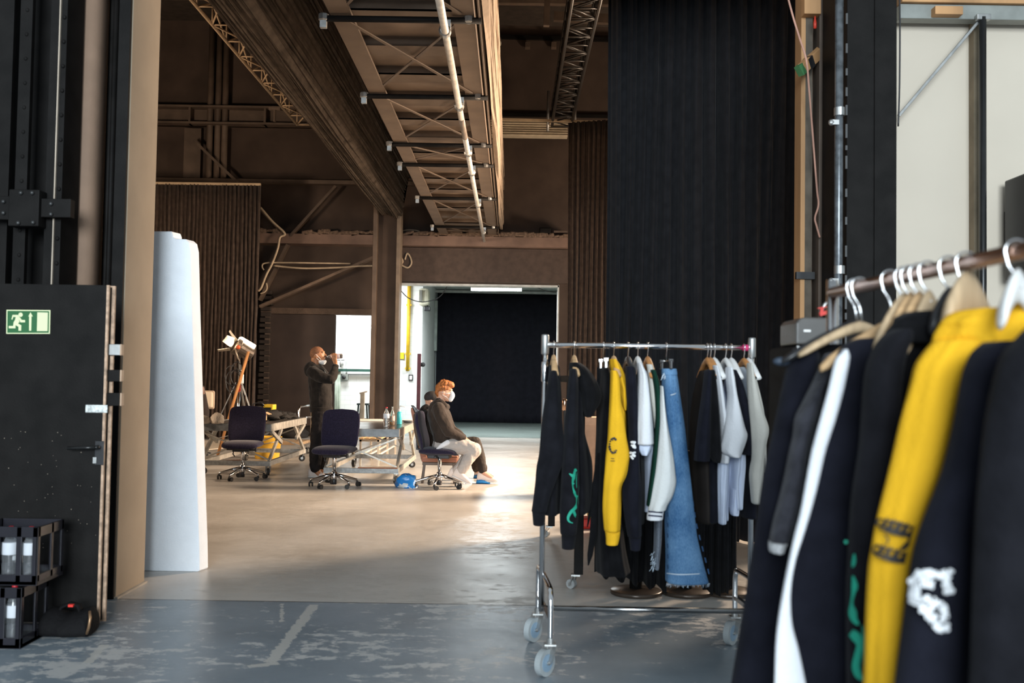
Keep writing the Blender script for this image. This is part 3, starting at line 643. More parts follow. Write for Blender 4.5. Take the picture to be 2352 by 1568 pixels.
# ================================================================== FRONT LEFT: door, crates, bag, foam slab
def pan(y, px, py): return P(px, py, y)
DY = 5.6
dx = -2.247; zt = 1.907
c = thing('black_door', 'matt black door standing open with a green escape sign on it', 'door', (-2.7, DY, 0))
a = P(-60, 900, DY).x
leaf = MB().span((a, DY, .02), (dx - .042, DY + .012, zt), 0).span((a, DY + .046, .02), (dx - .042, DY + .058, zt), 0).span((a, DY + .012, .03), (dx - .03, DY + .046, zt - .01), 0).build('leaf', black_paint, c, bevel=.002)
ed = mat('lit door edging', (.42, .28, .19), .6, var=.35, scale=25)  # pale colour paints the lit lines along the door edge
MB().span((dx - .042, DY - .002, .02), (dx - .028, DY + .014, zt)).build('edging', ed, leaf)['label'] = 'edging coloured as a lit line'
MB().span((dx - .042, DY + .044, .02), (dx - .012, DY + .06, zt)).build('edging', ed, leaf)['label'] = 'edging coloured as a lit line'
def dbox(px0, py0, px1, py1, d, Y=DY):
    p, q = P(px0, py0, Y), P(px1, py1, Y); return (p.x, Y - d, q.z), (q.x, Y, p.z)
MB().span(*dbox(197, 929, 247, 948, .004)).build('strike_plate', mat('scratched zinc plate', (.55, .57, .55), .5, .4, var=.35, scale=60), c, bevel=.002)
hm = mat('black handle', (.01, .01, .01), .3)
p = P(228, 1026, DY); h = MB().cyl(p, p - Vector((0, .05, 0)), .012).tube([p - Vector((0, .05, 0)), p - Vector((.05, .055, .002)), p - Vector((.155, .05, .006))], .010, 10).build('handle', hm, c, smooth=True)
MB().span(P(219, 1012, DY) - Vector((0, .006, 0)), P(238, 1068, DY)).build('handle_plate', black_plastic, c, bevel=.004)
MB().span(*dbox(215, 1049, 223, 1064, .014)).build('lock_cylinder', steel, c, bevel=.002)
tanb = mat('tan bracket', (.45, .30, .20), .5)
for py0, py1, m_ in ((790, 816, steel), (849, 876, alu), (902, 932, tanb)):
    p, q = P(263, py0, DY + .02), P(279, py1, DY + .02); lk = MB().span((dx - .03, DY + .022, q.z), (q.x - .008, DY + .05, p.z)).build('lock_bolt', steel if py0 == 790 else black_paint, c, bevel=.003); MB().span((q.x - .010, DY + .018, q.z), (q.x, DY + .054, p.z)).build('face_plate', tanb, lk, bevel=.002)
p, q = P(216, 1424, DY), P(228, 1436, DY); MB().span((p.x, DY - .02, .02), (q.x, DY, p.z)).build('corner_tag', mat('pale green tag', (.45, .55, .45), .6), c)
# scratches on the leaf
sc_m = mat('paint chip', (.22, .18, .14), .8)
random.seed(21)
mb = MB()
for k in range(46):
    px, py = random.uniform(4, 238), random.uniform(980, 1260)
    p = P(px, py, DY); mb.box(p - Vector((0, .001, 0)), (random.uniform(.002, .005), .001, random.uniform(.002, .005)))
mb.build('paint_chips', sc_m, c)['kind'] = 'stuff'
# escape sign
sg = thing('escape_sign', 'green escape route sign with running figure on the black door', 'sign', P(65, 739, DY))
gl = mat('pale luminous film', (.70, .74, .44), .5, var=.02); gr = mat('sign green', (.012, .11, .028), .5, var=.03)
def sp(x, y): return P(x / 3.733, 640 + y / 3.733, DY)          # sign coordinates measured on an enlargement
DN = [0]
def spoly(mb, pts, d0, d1):
    DN[0] += 1; d1 += (DN[0] % 5) * .0004
    q = [sp(*p) for p in pts]; mb.prism([Vector((v.x, DY - d1, v.z)) for v in q], (0, d1 - d0, 0))
mb = MB(); spoly(mb, [(58, 266), (434, 269), (430, 472), (56, 472)], .0, .003); mb.build('border', gl, sg)
mb = MB(); spoly(mb, [(68, 275), (424, 278), (421, 463), (66, 463)], .002, .0045); mb.build('face', gr, sg)
mb = MB(); spoly(mb, [(325, 288), (415, 290), (412, 449), (321, 449)], .003, .006); mb.build('door_symbol', gl, sg)
mb = MB(); spoly(mb, [(255, 446), (255, 322), (247, 325), (267, 288), (287, 325), (276, 322), (273, 446)], .003, .006); mb.build('arrow_symbol', gl, sg)
mb = MB()
spoly(mb, [(181 + 19 * math.cos(t * .5236), 309 + 19 * math.sin(t * .5236)) for t in range(12)], .003, .006)
for pts in ([(112, 310), (158, 310), (168, 324), (172, 345), (150, 362), (128, 380), (128, 370), (140, 328), (118, 328), (112, 350), (102, 348)],
            [(160, 318), (178, 335), (190, 352), (220, 354), (220, 374), (180, 374), (168, 350)],
            [(136, 352), (165, 340), (172, 372), (160, 384), (188, 400), (186, 446), (164, 446), (164, 412), (138, 398), (138, 425), (80, 425), (80, 405), (118, 405), (122, 372)]):
    spoly(mb, pts, .003, .006)
mb.build('running_figure', gl, sg)
# stack of drink crates
cr_m = mat('dark crate plastic', (.018, .017, .022), .25, var=.1)
glass_dark = mat('clear bottle', (.80, .83, .86), .06, trans=.92, spec=.5, ior=1.45, var=.0)
lab_m = mat('white label', (.62, .64, .68), .6, var=.03)
capm = mat('red cap', (.55, .02, .03), .4)
def crate(name, label, x1, y0, z0, w=.34, d=.30, h=.30):
    c = thing(name, label, 'crate', (x1 - w / 2, y0 + d / 2, z0), 0, 'stacked drink crates')
    t = .012; x0 = x1 - w
    MB().span((x0, y0, z0), (x1, y0 + d, z0 + .02)).build('base', cr_m, c)
    mb = MB()
    for (a, b_) in (((x0, y0), (x1, y0 + t)), ((x0, y0 + d - t), (x1, y0 + d)), ((x0, y0), (x0 + t, y0 + d)), ((x1 - t, y0), (x1, y0 + d))):
        mb.span((a[0], a[1], z0), (b_[0], b_[1], z0 + .055)); mb.span((a[0], a[1], z0 + h - .055), (b_[0], b_[1], z0 + h))
    for x in (x0, x0 + w / 3, x0 + 2 * w / 3, x1 - .03):
        mb.span((x, y0, z0), (x + .03, y0 + t, z0 + h))
    for y in (y0, y0 + d / 2, y0 + d - .03): mb.span((x1 - t, y, z0), (x1, y + .03, z0 + h)); mb.span((x0, y, z0), (x0 + t, y + .03, z0 + h))
    mb.build('wall_frame', cr_m, c, bevel=.004)
    return c
CX, CY = P(104, 1300, 5.25).x, 5.16
crate('drink_crate', 'black drinks crate on the floor holding clear labelled bottles', CX - .06, CY - .03, .0, h=.31)
crate('drink_crate', 'black drinks crate on top of another beside the black door', CX, CY, .315)
def bottle(loc, label, cat='bottle', group=None, h=.27, r=.04, m=None, cap=None, lab=True, labz=(.11, .17), neck=.011):
    c = thing('water_bottle', label, cat, loc, 0, group)
    MB().lathe([(r * .55, 0), (r * .95, .006), (r, .02), (r, h * .30), (r * .93, h * .34), (r, h * .38), (r, h * .62), (r * .8, h * .74), (neck + .003, h * .9), (neck, h * .97)], (0, 0, 0), 16).build('body', m or glass_dark, c, True, world=False)
    MB().lathe([(neck + .003, h * .955), (neck + .004, h * .96), (neck + .004, h), (neck, h + .004)], (0, 0, 0), 12).build('cap', cap or capm, c, True, world=False)
    if lab: MB().lathe([(r + .001, labz[0]), (r + .0015, labz[0] + .002), (r + .0015, labz[1]), (r + .001, labz[1] + .002)], (0, 0, 0), 16).build('label', lab_m, c, True, world=False)
    return c
nm = [['bottle in the topmost crate nearest the black door corner', 'bottle in the topmost crate beside the crate middle', 'bottle in the topmost crate cut by the picture edge'],
      ['bottle in the floor crate nearest the black bag', 'bottle in the floor crate with the large white label', 'bottle in the floor crate cut by the picture edge']]
for lv, (z, xo, yo) in enumerate(((.335, 0, 0), (.02, -.06, -.03))):
    for k in range(3):
        bottle((CX + xo - .065 - k * .105, CY + yo + .06, z), nm[lv][k], group='bottles in the crates', h=.29 if lv else .27, labz=(.13, .19))
# black bag
bc = P(158, 1440, 5.42); bag = thing('tool_bag', 'small soft black bag with red tag lying by the black door', 'bag', (bc.x, 5.42, 0))
rs = []
for t, (y, z) in enumerate([(5.35, .006), (5.335, .05), (5.35, .11), (5.39, .155), (5.42, .175), (5.47, .175), (5.50, .15), (5.52, .06), (5.52, .006)]):
    ring = []
rs = []
nx = 14
for i in range(nx + 1):
    u = i / nx; x = P(98, 1440, 5.4).x + (P(214, 1440, 5.4).x - P(98, 1440, 5.4).x) * u
    k = 1 - .12 * abs(2 * u - 1) ** 8; sag = .012 * math.sin(u * 9) + .006 * math.sin(u * 23)
    rs.append([Vector((x + .01 * math.sin(j * 2.1), 5.42 + yy * k + sag * .5, max(.004, zz * k + (sag if zz > .05 else 0)))) for j, (yy, zz) in enumerate([(-.10, .004), (-.115, .03), (-.10, .085), (-.06, .118), (-.04, .132), (.05, .138), (.085, .11), (.09, .04), (.085, .004)])])
bag_m = mat('black nylon', (.007, .0065, .007), .8, bump=.3, bscale=60, spec=.15)
MB().rings(rs).build('body', bag_m, bag, True, sub=1)
q = P(165, 1400, 5.42); hs = MB().tube([tuple(v) for v in (P(136, 1412, 5.42), P(144, 1393, 5.42), P(163, 1385, 5.42), P(181, 1390, 5.42), P(188, 1412, 5.42))], .011, 8, lat=(0, 1, 0), rb=.025).build('handle', bag_m, bag, True)
p, q = P(160, 1386, 5.4), P(171, 1392, 5.4); MB().span((p.x, 5.38, q.z), (q.x, 5.40, p.z)).build('red_tag', mat('red tag', (.7, .03, .02), .5), hs)
MB().tube([tuple(v) for v in (P(206, 1404, 5.34), P(207, 1420, 5.31), P(204, 1440, 5.31), P(199, 1455, 5.33))], .008, 6).build('zip_edge', mat('brass zip', (.30, .18, .10), .4, .6), bag, True)
# styrofoam slab
Ys = 7.18
ol = [(330, 1312), (331, 1200), (334, 1000), (338, 800), (343, 640), (347, 531), (394, 531), (397, 540), (397, 545), (404, 548), (425, 549), (433, 556), (437, 575), (440, 700), (446, 900), (452, 1100), (457, 1250), (458, 1309), (455, 1313)]
ptsf = [P(x - 0, y, Ys) for x, y in ol]
ptsf = [Vector((p.x, Ys, max(p.z, 0.0))) for p in ptsf]
for i in (0, 1, 2, 3, 4, 5): ptsf[i].x -= .05
mb = MB(); n = len(ptsf)
back = [p + Vector((.03 if i > 5 else 0, .115, 0)) for i, p in enumerate(ptsf)]
back = [Vector((b_.x, b_.y, b_.z)) for b_ in back]
mb.add(ptsf + back, [tuple(range(n - 1, -1, -1)), tuple(range(n, 2 * n))] + [(i, (i + 1) % n, n + (i + 1) % n, n + i) for i in range(n)])
tag(mb.build('styrofoam_slab', foam_white, None, bevel=.008), 'tall white styrofoam slab with chipped top corner leaning at the jamb', 'slab')

# ================================================================== HALL FURNITURE
# ---- office swivel chair, local frame: faces -Y
def office_chair():
    c = thing('office_chair', 'navy swivel chair with chrome base before the cluttered folding table', 'chair', (0, 0, 0), 0, 'navy swivel chairs')
    shell = black_plastic
    def pad(w, d0, d1, z0, z1, curve, name, m, parent, vertical):
        rs = []; n = 9
        for i in range(n + 1):
            t = i / n; e = math.sin(math.pi * min(max(t, .02), .98)) ** .28
            if vertical: ww = w / 2 * (.86 + .16 * math.sin(math.pi * (.15 + t * .62))) * (1 if .08 < t < .9 else (.92 if t < .5 else .80))
            else: ww = w / 2 * (.97 if .08 < t < .92 else .86)
            ring = []
            for k in range(20):
                a = 6.2831853 * k / 20; cs, sn = math.cos(a), math.sin(a)
                xx = ww * math.copysign(abs(cs) ** .6, cs)
                th = (d1 - d0) / 2 * math.copysign(abs(sn) ** .7, sn) * e
                if vertical: ring.append(Vector((xx, (d0 + d1) / 2 + th + curve(t) - .05 * (xx / (w / 2)) ** 2, z0 + (z1 - z0) * t)))
                else: ring.append(Vector((xx, d0 + (d1 - d0) * t, 0)))
            rs.append(ring)
        return MB().rings(rs).build(name, m, parent, True, world=False, sub=1)
    pad(.50, .185, .265, .47, .985, lambda t: .02 * math.sin(3.1 * t) - .03 * math.sin(6.28 * t) * .5 + .07 * t, 'backrest', navy, c, True)
    pad(.45, .245, .275, .52, .95, lambda t: .02 * math.sin(3.1 * t) + .07 * t + .005, 'back_shell', mat('brown plastic shell', (.10, .075, .055), .5), c, True)
    rs = []                                              # seat as rings along Y
    for i in range(12):
        t = i / 11; y = -.25 + .50 * t; e = math.sin(math.pi * (.06 + .88 * t)) ** .3
        ww = .258 * (.90 + .10 * e) * (.94 + .06 * math.sin(math.pi * t)); hh = .052 * e
        drop = -.03 * max(0, (.22 - t) / .22) ** 2
        rs.append([Vector((ww * math.copysign(abs(math.cos(a)) ** .55, math.cos(a)), y, .475 + drop + hh * math.copysign(abs(math.sin(a)) ** .75, math.sin(a)))) for a in [6.2831853 * k / 20 for k in range(20)]])
    MB().rings(rs).build('seat', navy, c, True, world=False, sub=1)
    MB().box((0, .0, .405), (.22, .28, .05)).box((.13, -.05, .40), (.14, .03, .02)).box((.19, -.08, .405), (.02, .06, .05)).box((-.17, .02, .405), (.10, .03, .03)).build('tilt_mechanism', shell, c, world=False, bevel=.006)
    MB().beam((0, .12, .40), (0, .30, .50), .06, .02).beam((0, .295, .48), (0, .30, .70), .06, .02).build('back_bracket', shell, c, world=False)
    MB().tube([(-.12, .0, .40), (-.125, -.02, .34), (-.10, -.02, .31)], .008, 8).build('lever', shell, c, True, world=False)
    MB().lathe([(.022, .14), (.022, .26), (.027, .262), (.027, .385), (.02, .40)], (0, 0, 0), 16).build('column', chrome, c, True, world=False)
    MB().lathe([(.03, .035), (.034, .04), (.034, .09), (.03, .10)], (0, 0, 0), 14).build('column_foot', black_plastic, c, True, world=False)
    MB().lathe([(.035, .10), (.04, .11), (.038, .19), (.028, .20)], (0, 0, 0), 16).build('hub', chrome, c, True, world=False)
    for k in range(5):
        a = R(72 * k + 90 + 17); dx_, dy_ = math.cos(a), math.sin(a)
        sp_ = MB().tube([(dx_ * .03, dy_ * .03, .155), (dx_ * .16, dy_ * .16, .125), (dx_ * .30, dy_ * .30, .085), (dx_ * .315, dy_ * .315, .075)], [.022, .018, .014, .010], 10).build('base_arm', chrome, c, True, world=False)
        b2 = a + 1.1 + k; ox, oy = math.cos(b2) * .022, math.sin(b2) * .022; mb = MB()
        px_, py_ = -math.sin(b2), math.cos(b2)
        for s_ in (-1, 1): mb.cyl((dx_ * .31 + ox + px_ * .012 * s_ * 1, dy_ * .31 + oy + py_ * .012 * s_, .029), (dx_ * .31 + ox + px_ * .026 * s_, dy_ * .31 + oy + py_ * .026 * s_, .029), .0285, n=14)
        mb.lathe([(.012, .04), (.02, .05), (.014, .07)], (dx_ * .31, dy_ * .31, 0), 10)
        mb.build('caster', rubber, sp_, world=False)
    return c
oc = office_chair(); oc.location = (-3.60, 13.45, 0); oc.rotation_euler.z = R(3)
dup(oc, (-2.235, 12.72, 0), R(-7), 'navy swivel chair standing directly in front of the drinking man', 'navy swivel chairs')
dup(oc, (-.905, 12.83, 0), R(84), 'navy swivel chair carrying the seated person with ginger hair', 'navy swivel chairs')

# ---- folding stage platforms used as tables
gsteel = mat('scuffed grey beam', (.30, .31, .31), .5, .4, var=.25, scale=18)
top_m = mat('dark glossy deck', (.035, .032, .03), .22, var=.4, scale=5, rvar=.1)
rust = mat('rusty edge', (.26, .09, .04), .8, var=.3, scale=30)
def caster(mb_w, mb_f, x, y, r=.05, a=0.):
    rot = Matrix.Rotation(a, 3, 'Z')
    o = rot @ Vector((.03, 0, 0)); ax = rot @ Vector((0, 1, 0))
    cc = Vector((x, y, r)) + o
    mb_w.cyl(cc - ax * .018, cc + ax * .018, r, n=18)
    for s_ in (-1, 1): mb_f.beam(cc + ax * .024 * s_ - Vector((0, 0, .01)), Vector((x, y, r * 2 + .03)) + ax * .024 * s_, .03, .004)
    mb_f.box((x, y, r * 2 + .03), (.06, .06, .012)); mb_f.cyl(cc - ax * .022, cc + ax * .022, r * .4, n=12)
def platform(label, x0, x1, y0, y1, deck, zt=.715, a=0.):
    c = thing('folding_table', label, 'table', (x0, y0, 0), a)
    w, l = x1 - x0, y1 - y0
    B = lambda mb, n, m, **k: mb.build(n, m, c, world=False, **k)
    B(MB().span((.03, .03, zt - .03), (w - .03, l - .03, zt)), 'deck', deck)
    rm = mat('grey front rail', (.20, .215, .225), .5, .3, var=.2, scale=12)
    for n_, p, q in (('front', (0, 0, zt - .10), (w, .05, zt + .004)), ('back', (0, l - .05, zt - .10), (w, l, zt + .004))): B(MB().span(p, q), 'end_rail', rm, bevel=.004)
    for p, q in (((0, .05, zt - .10), (.045, l - .05, zt + .004)), ((w - .045, .05, zt - .10), (w, l - .05, zt + .004))): B(MB().span(p, q), 'side_rail', alu, bevel=.004)
    for yy in (.0, l - .06): B(MB().span((0, yy, .135), (w, yy + .06, .20)), 'floor_beam', gsteel, bevel=.004)
    for xx in (0, w - .05):
        B(MB().beam((xx + .025, .06, .17), (xx + .025, l - .06, .17), .05, .07), 'floor_rail', alu, bevel=.004)
        m1, m2 = l * .30, l * .70
        for p, q in (((xx + .02, .05, .19), (xx + .02, m1 + .05, zt - .10)), ((xx + .035, m1, .42), (xx + .035, .10, zt - .10)), ((xx + .02, l - .05, .19), (xx + .02, m2 - .05, zt - .10)), ((xx + .035, m2, .42), (xx + .035, l - .10, zt - .10))):
            B(MB().beam(p, q, .035, .055, up=(0, 1, .3)), 'leg', alu, bevel=.003)
    for yy in (.03, l - .03):
        for p, q in (((.03, yy + .01, .22), (w - .03, yy + .01, .60)), ((w - .03, yy + .02, .22), (.03, yy + .02, .60))):
            B(MB().beam(p, q, .02, .02), 'cross_brace', alu)
    for k, (xx, yy) in enumerate(((.03, .03), (w - .03, .03), (w - .03, l - .03), (.03, l - .03))):
        mw, mf = MB(), MB(); caster(mw, mf, xx, yy, .052, .7 + k * 1.3)
        wh = B(mw, 'caster', rubber, smooth=False); mf.build('caster_fork', steel, wh, world=False)
    return c
ta = platform('folding platform table on castors cluttered with bags and cables', -4.36, -3.36, 13.99, 16.45, mat('dull dark deck', (.05, .045, .04), .5, var=.3))
tb = platform('folding platform table on castors carrying the three bottles', -2.46, -1.47, 13.18, 15.62, top_m)
MB().span((.45, .0, .2), (.97, .06, .208)).build('rust_strip', rust, tb, world=False)['label'] = 'rusty orange top edge of the lower beam'
# bottles on the table
clear = mat('thin clear plastic', (.93, .95, .97), .05, trans=.95, var=0, ior=1.2)
zt = .716
def on(px, py): q = F(px, py, zt); return (q.x, q.y, zt)
b1 = bottle(on(887, 980), 'clear water bottle with red cap standing on the folding table', h=.27, r=.042, m=clear, labz=(.12, .18)); 
c = thing('beer_bottle', 'glass beer bottle with amber rest between water bottle and sanitizer', 'bottle', on(901, 977))
MB().lathe([(.02, .002), (.034, .006), (.035, .05), (.035, .15), (.03, .175), (.016, .21), (.0125, .255), (.015, .258), (.015, .268), (.012, .27)], (0, 0, 0), 16).build('glass', mat('clear glass', (.9, .87, .8), .05, trans=.9, var=0, ior=1.35), c, True, world=False)
MB().lathe([(.018, .005), (.031, .009), (.032, .055), (.03, .06)], (0, 0, 0), 14).build('beer', mat('amber beer', (.55, .24, .03), .1, trans=.5, var=0), c, True, world=False)
MB().lathe([(.0355, .07), (.036, .072), (.036, .13), (.0355, .132)], (0, 0, 0), 16).build('label', mat('buff label', (.62, .45, .35), .6), c, True, world=False)
c = thing('sanitizer_bottle', 'turquoise hand sanitizer pump bottle on the folding table', 'bottle', on(917, 974))
MB().lathe([(.034, .0), (.038, .006), (.038, .16), (.03, .18), (.014, .19)], (0, 0, 0), 16).build('body', mat('turquoise gel', (.08, .52, .55), .25, trans=.15, var=.03), c, True, world=False)
MB().lathe([(.016, .185), (.017, .19), (.017, .225), (.006, .23), (.006, .26)], (0, 0, 0), 12).tube([(0, 0, .262), (.03, 0, .265), (.075, -.01, .258), (.085, -.01, .248)], .007, 8).build('pump', white_plastic, c, True, world=False)
c = thing('paper_sheaf', 'flat white stack of papers lying at the far table end', 'paper', on(852, 966))
MB().box((0, 0, .012), (.38, .28, .024), Matrix.Rotation(.25, 3, 'Z')).build('sheets', mat('paper', (.72, .68, .60), .8, var=.03), c, world=False, bevel=.004)
c = thing('white_tray', 'low white tray lying behind the sanitizer at the table edge', 'tray', on(941, 969))
MB().lathe([(.09, 0), (.13, .03), (.135, .032), (.125, .03), (.085, .006)], (0, 0, 0), 16).build('dish', white_plastic, c, True, world=False)

# ---- clutter on and around the left table
def blob(name, label, cat, c0, rad, m, amp=.25, f=6., seed=0, flat=True, n=16, parent=None):
    mb = MB(); mb.ball((0, 0, 0), rad, n=n); sd = Vector((seed * 3.1, seed * 1.7, seed * 5.3)); out = []
    for v in mb.v:
        k = 1 + amp * noise.noise(v * f / max(rad) * .3 + sd) + amp * .5 * noise.noise(v * f / max(rad) + sd)
        q = v * k; q.z = max(q.z, -rad[2] * .55); out.append(q + Vector(c0) + Vector((0, 0, rad[2] * .55)))
    mb.v = out
    o = mb.build(name, m, parent, True)
    return tag(o, label, cat) if label else o
fleece = mat('cream fleece', (.66, .57, .47), .95, bump=.6, bscale=60, var=.1)
def ot(px, py, z=.716): q = F(px, py, z); return (q.x, q.y, z)
blob('fleece_slipper', 'cream fleece bundle nearest the styrofoam slab on the table', 'bundle', ot(468, 972), (.09, .12, .075), fleece, .2, 5, 1)
blob('fleece_slipper', 'cream fleece bundle beside the navy chair back on the table', 'bundle', ot(499, 972), (.10, .12, .095), fleece, .2, 5, 2)
cl2 = mat('dark grey cloth bag', (.011, .009, .008), .85, bump=.4, bscale=50, var=.3)
for k, (px, py, rx, ry, rz, lb) in enumerate(((612, 965, .20, .22, .10, 'crumpled black bag behind the navy chair back on the table'), (640, 962, .16, .2, .07, 'flat dark garment lying in the middle of the table'), (662, 960, .13, .2, .06, 'dark cloth pile near the far table corner'), (590, 958, .12, .15, .10, 'small black pouch on the table below the lamp stand'))):
    blob('cloth_bundle', lb, 'bundle', ot(px, py), (rx, ry, rz), cl2, .8, 9, k + 3)
c = thing('cardboard_box', 'small open cardboard box behind the navy chair on the table', 'box', ot(600, 968))
MB().span((-.09, -.1, 0), (.06, .1, .02)).span((-.09, -.1, 0), (.06, -.09, .14)).span((.05, -.1, 0), (.06, .1, .14)).span((-.09, .09, 0), (.06, .1, .14)).span((-.09, -.1, 0), (-.08, .1, .14)).build('body', mat('cardboard', (.50, .33, .19), .85), c, world=False)
MB().beam((.06, 0, .14), (.13, 0, .11), .2, .006).build('flap', mat('cardboard', (.50, .33, .19), .85), c, world=False)
q = ot(640, 940, .9); c = thing('yellow_case', 'yellow and black carrying case lying on the heap of bags', 'case', (P(612, 930, 15.6).x, 15.6, .72))
MB().span((-.17, -.1, .0), (.10, .1, .20)).build('body', black_plastic, c, world=False, bevel=.02)
MB().span((-.02, -.12, .18), (.13, .12, .23)).span((.10, -.12, .02), (.13, .12, .2)).build('lid', yel, c, world=False, bevel=.01)
MB().tube([(-.18, -.11, .05), (-.18, -.12, .24), (-.05, -.12, .26), (.0, -.11, .2)], .012, 8).build('handle', black_plastic, c, True, world=False)
q = F(613, 1012); c = thing('yellow_crate', 'yellow bucket standing on the floor behind the table', 'bucket', (P(615, 990, 16.85).x, 16.85, 0))
MB().lathe([(.19, 0), (.20, .01), (.235, .36), (.245, .37), (.225, .37), (.19, .02)], (0, 0, 0), 20).build('body', mat('yellow plastic', (.62, .36, .04), .5), c, True, world=False)
MB().tube([(.23, 0, .34), (.2, -.16, .30), (0, -.26, .26), (-.2, -.16, .30), (-.23, 0, .34)], .008, 6).build('handle', steel, c, True, world=False)
for k, (px, py, rx, ry, rz, lb) in enumerate(((655, 1010, .3, .3, .16, 'black equipment bag on the floor beyond the cluttered table'), (690, 1004, .28, .25, .14, 'black bundle on the floor beside the trolley handle'))):
    q = F(px, py); blob('floor_bag', lb, 'bag', (q.x, q.y + .8, 0), (rx, ry, rz), cl2, .5, 7, k + 11)
q = F(512, 1062); c = thing('floor_board', 'dark brown board lying on the floor under the cluttered table', 'board', (q.x, q.y, 0))
MB().prism([(-.28, -.25, 0), (.12, -.25, 0), (.30, .10, 0), (.22, .35, 0)], (0, 0, .03)).build('panel', mat('dark board', (.10, .05, .035), .6), c, world=False)
q = F(466, 1030); c = thing('light_sheet', 'pale sheet spread on the floor behind the styrofoam slab', 'sheet', (q.x, q.y, 0))
MB().prism([(-.9, -.9, 0), (.10, -.6, 0), (.55, .9, 0), (.3, 2.2, 0), (-1.0, 2.2, 0)], (0, 0, .012)).build('sheet', mat('cream sheet', (.60, .52, .42), .8, var=.04), c, world=False)
# pale monitor on stand with dark jacket
q = P(486, 920, 17.6)
c = thing('pale_screen', 'pale square panel standing behind the table with dark jacket before it', 'panel', (q.x, 17.6, 0))
p0, p1 = P(466, 899, 17.6), P(489, 937, 17.6)
MB().span((p0.x - .1, 17.58, p1.z), (p1.x, 17.64, p0.z)).build('panel', mat('cream panel', (.62, .54, .43), .5, var=.03), c, bevel=.03)
MB().span((p0.x - .12, 17.60, p1.z - .02), (p1.x + .02, 17.66, p0.z + .02)).build('frame', mat('pale frame', (.42, .33, .25), .5), c, bevel=.035)
MB().cyl((p0.x, 17.62, 0), (p0.x, 17.62, p1.z), .02).lathe([(.16, 0), (.16, .02), (.02, .03)], (p0.x, 17.62, 0), 16).build('stand', black_plastic, c)
def px_loft(rows, Y, dep, n=22, m=None, folds=(0., 5, 0.), sub=5, seed=0):
    """rows (py, left px, right px[, depth]) measured on a thing at distance Y -> rounded closed body"""
    rows = bez([tuple(r) if len(r) == 4 else tuple(r) + (dep,) for r in rows], sub)
    am, kf, dr = folds; rs = []
    for i, (py, xl, xr_, d) in enumerate(rows):
        a, b_ = P(xl, py, Y), P(xr_, py, Y); cc = (a + b_) / 2; w = (b_ - a) / 2; ring = []; t = i / (len(rows) - 1)
        for k in range(n):
            th = 6.2831853 * k / n
            f = 1 + am * math.sin(kf * th + dr * t + seed) * (.4 + .6 * t) + am * .6 * math.sin((kf * 2 + 1) * th + dr * 1.7 * t + seed * 2.3)
            f += am * 1.2 * noise.noise(Vector((math.cos(th) * 1.5 + seed, math.sin(th) * 1.5, t * 5)))
            ring.append(cc + w * (math.cos(th) * min(f, 1.06)) + Vector((0, d * math.sin(th) * f, 0)))
        rs.append(ring)
    mb = MB().rings(rs)
    def front(px, py, eps=.004):
        j = min(range(len(rows)), key=lambda q_: abs(rows[q_][0] - py)); _, xl, xr_, d = rows[j]
        cs = max(-.98, min(.98, (px - (xl + xr_) / 2) / max(1e-6, (xr_ - xl) / 2)))
        return P(px, py, Y - d * math.sqrt(1 - cs * cs) * (1 + abs(am) * 1.5) - eps)
    return mb, front
mb, _ = px_loft([(886, 461, 466), (900, 455, 470), (920, 448, 475), (945, 446, 480), (968, 448, 478)], 17.2, .12, folds=(.12, 4, 3))
c = thing('draped_jacket', 'dark jacket hung from a chrome clip stand beside the styrofoam slab', 'jacket', P(462, 970, 17.2))
mb.build('cloth', mat('dark jacket', (.035, .025, .022), .8), c, True)
MB().tube([tuple(P(*v, 17.1)) for v in ((452, 915), (455, 900), (461, 888), (466, 890), (468, 905))], .022, 8).build('collar', mat('shiny pinkish trim', (.5, .33, .28), .4), c, True)
MB().cyl((P(462, 900, 17.25).x, 17.25, 0), P(462, 900, 17.25), .015).lathe([(.15, 0), (.15, .02), (.02, .03)], (P(462, 900, 17.25).x, 17.25, 0), 14).build('stand', black_plastic, c)
# ---- lamp on tripod
LYd = 17.0
c = thing('studio_lamp', 'lit studio spotlight with open barn doors on a silver tripod', 'lamp', (P(551, 1000, LYd).x, LYd, 0))
def lp(px, py, dy=0): return P(px, py, LYd + dy)
ax = (lp(525, 782, -.1) - lp(566, 806, .05)); ax.normalize()
ctr = lp(552, 800)
rot = ax.to_track_quat('Z', 'Y').to_matrix()
body_m = mat('lamp housing', (.10, .08, .065), .4, .5, var=.2)
MB().lathe([(.06, -.24), (.12, -.22), (.125, -.05), (.13, .02), (.15, .04), (.15, .10), (.14, .10)], ctr, 18, rot).build('housing', body_m, c, False)
sv = rot @ Vector((0, -1, 0)); nrm = Vector((0, 0, 1)) - ax * ax.z; nrm.normalize()
MB().box(ctr + nrm * .13 - ax * .05, (.1, .14, .30), Matrix((Vector((nrm.x, nrm.y, nrm.z)), ax.cross(nrm), ax)).transposed()).build('glowing_top', mat('lamp housing gleam', (1, .85, .6), .5, var=0, emit=8), c, bevel=.02)  # glowing box added for the gleam on the lamp housing
MB().lathe([(.001, .085), (.125, .085), (.125, .095), (.001, .095)], ctr, 18, rot).build('lens', mat('lamp lens', (1, .88, .66), .2, var=0, emit=10), c, True)
q = lp(548, 797, -.14); MB().cyl(q, q - Vector((0, .04, 0)), .035).build('red_knob', mat('orange red knob', (.6, .10, .03), .4), c, True)
bd = mat('barn door sheet', (.62, .55, .45), .45, .3, var=.1)
def flap(pts, nm='barn_door'):
    v = [lp(*p) for p in pts]; n_ = (v[1] - v[0]).cross(v[2] - v[0]).normalized(); MB().prism(v, n_ * .006).build(nm, bd, c)
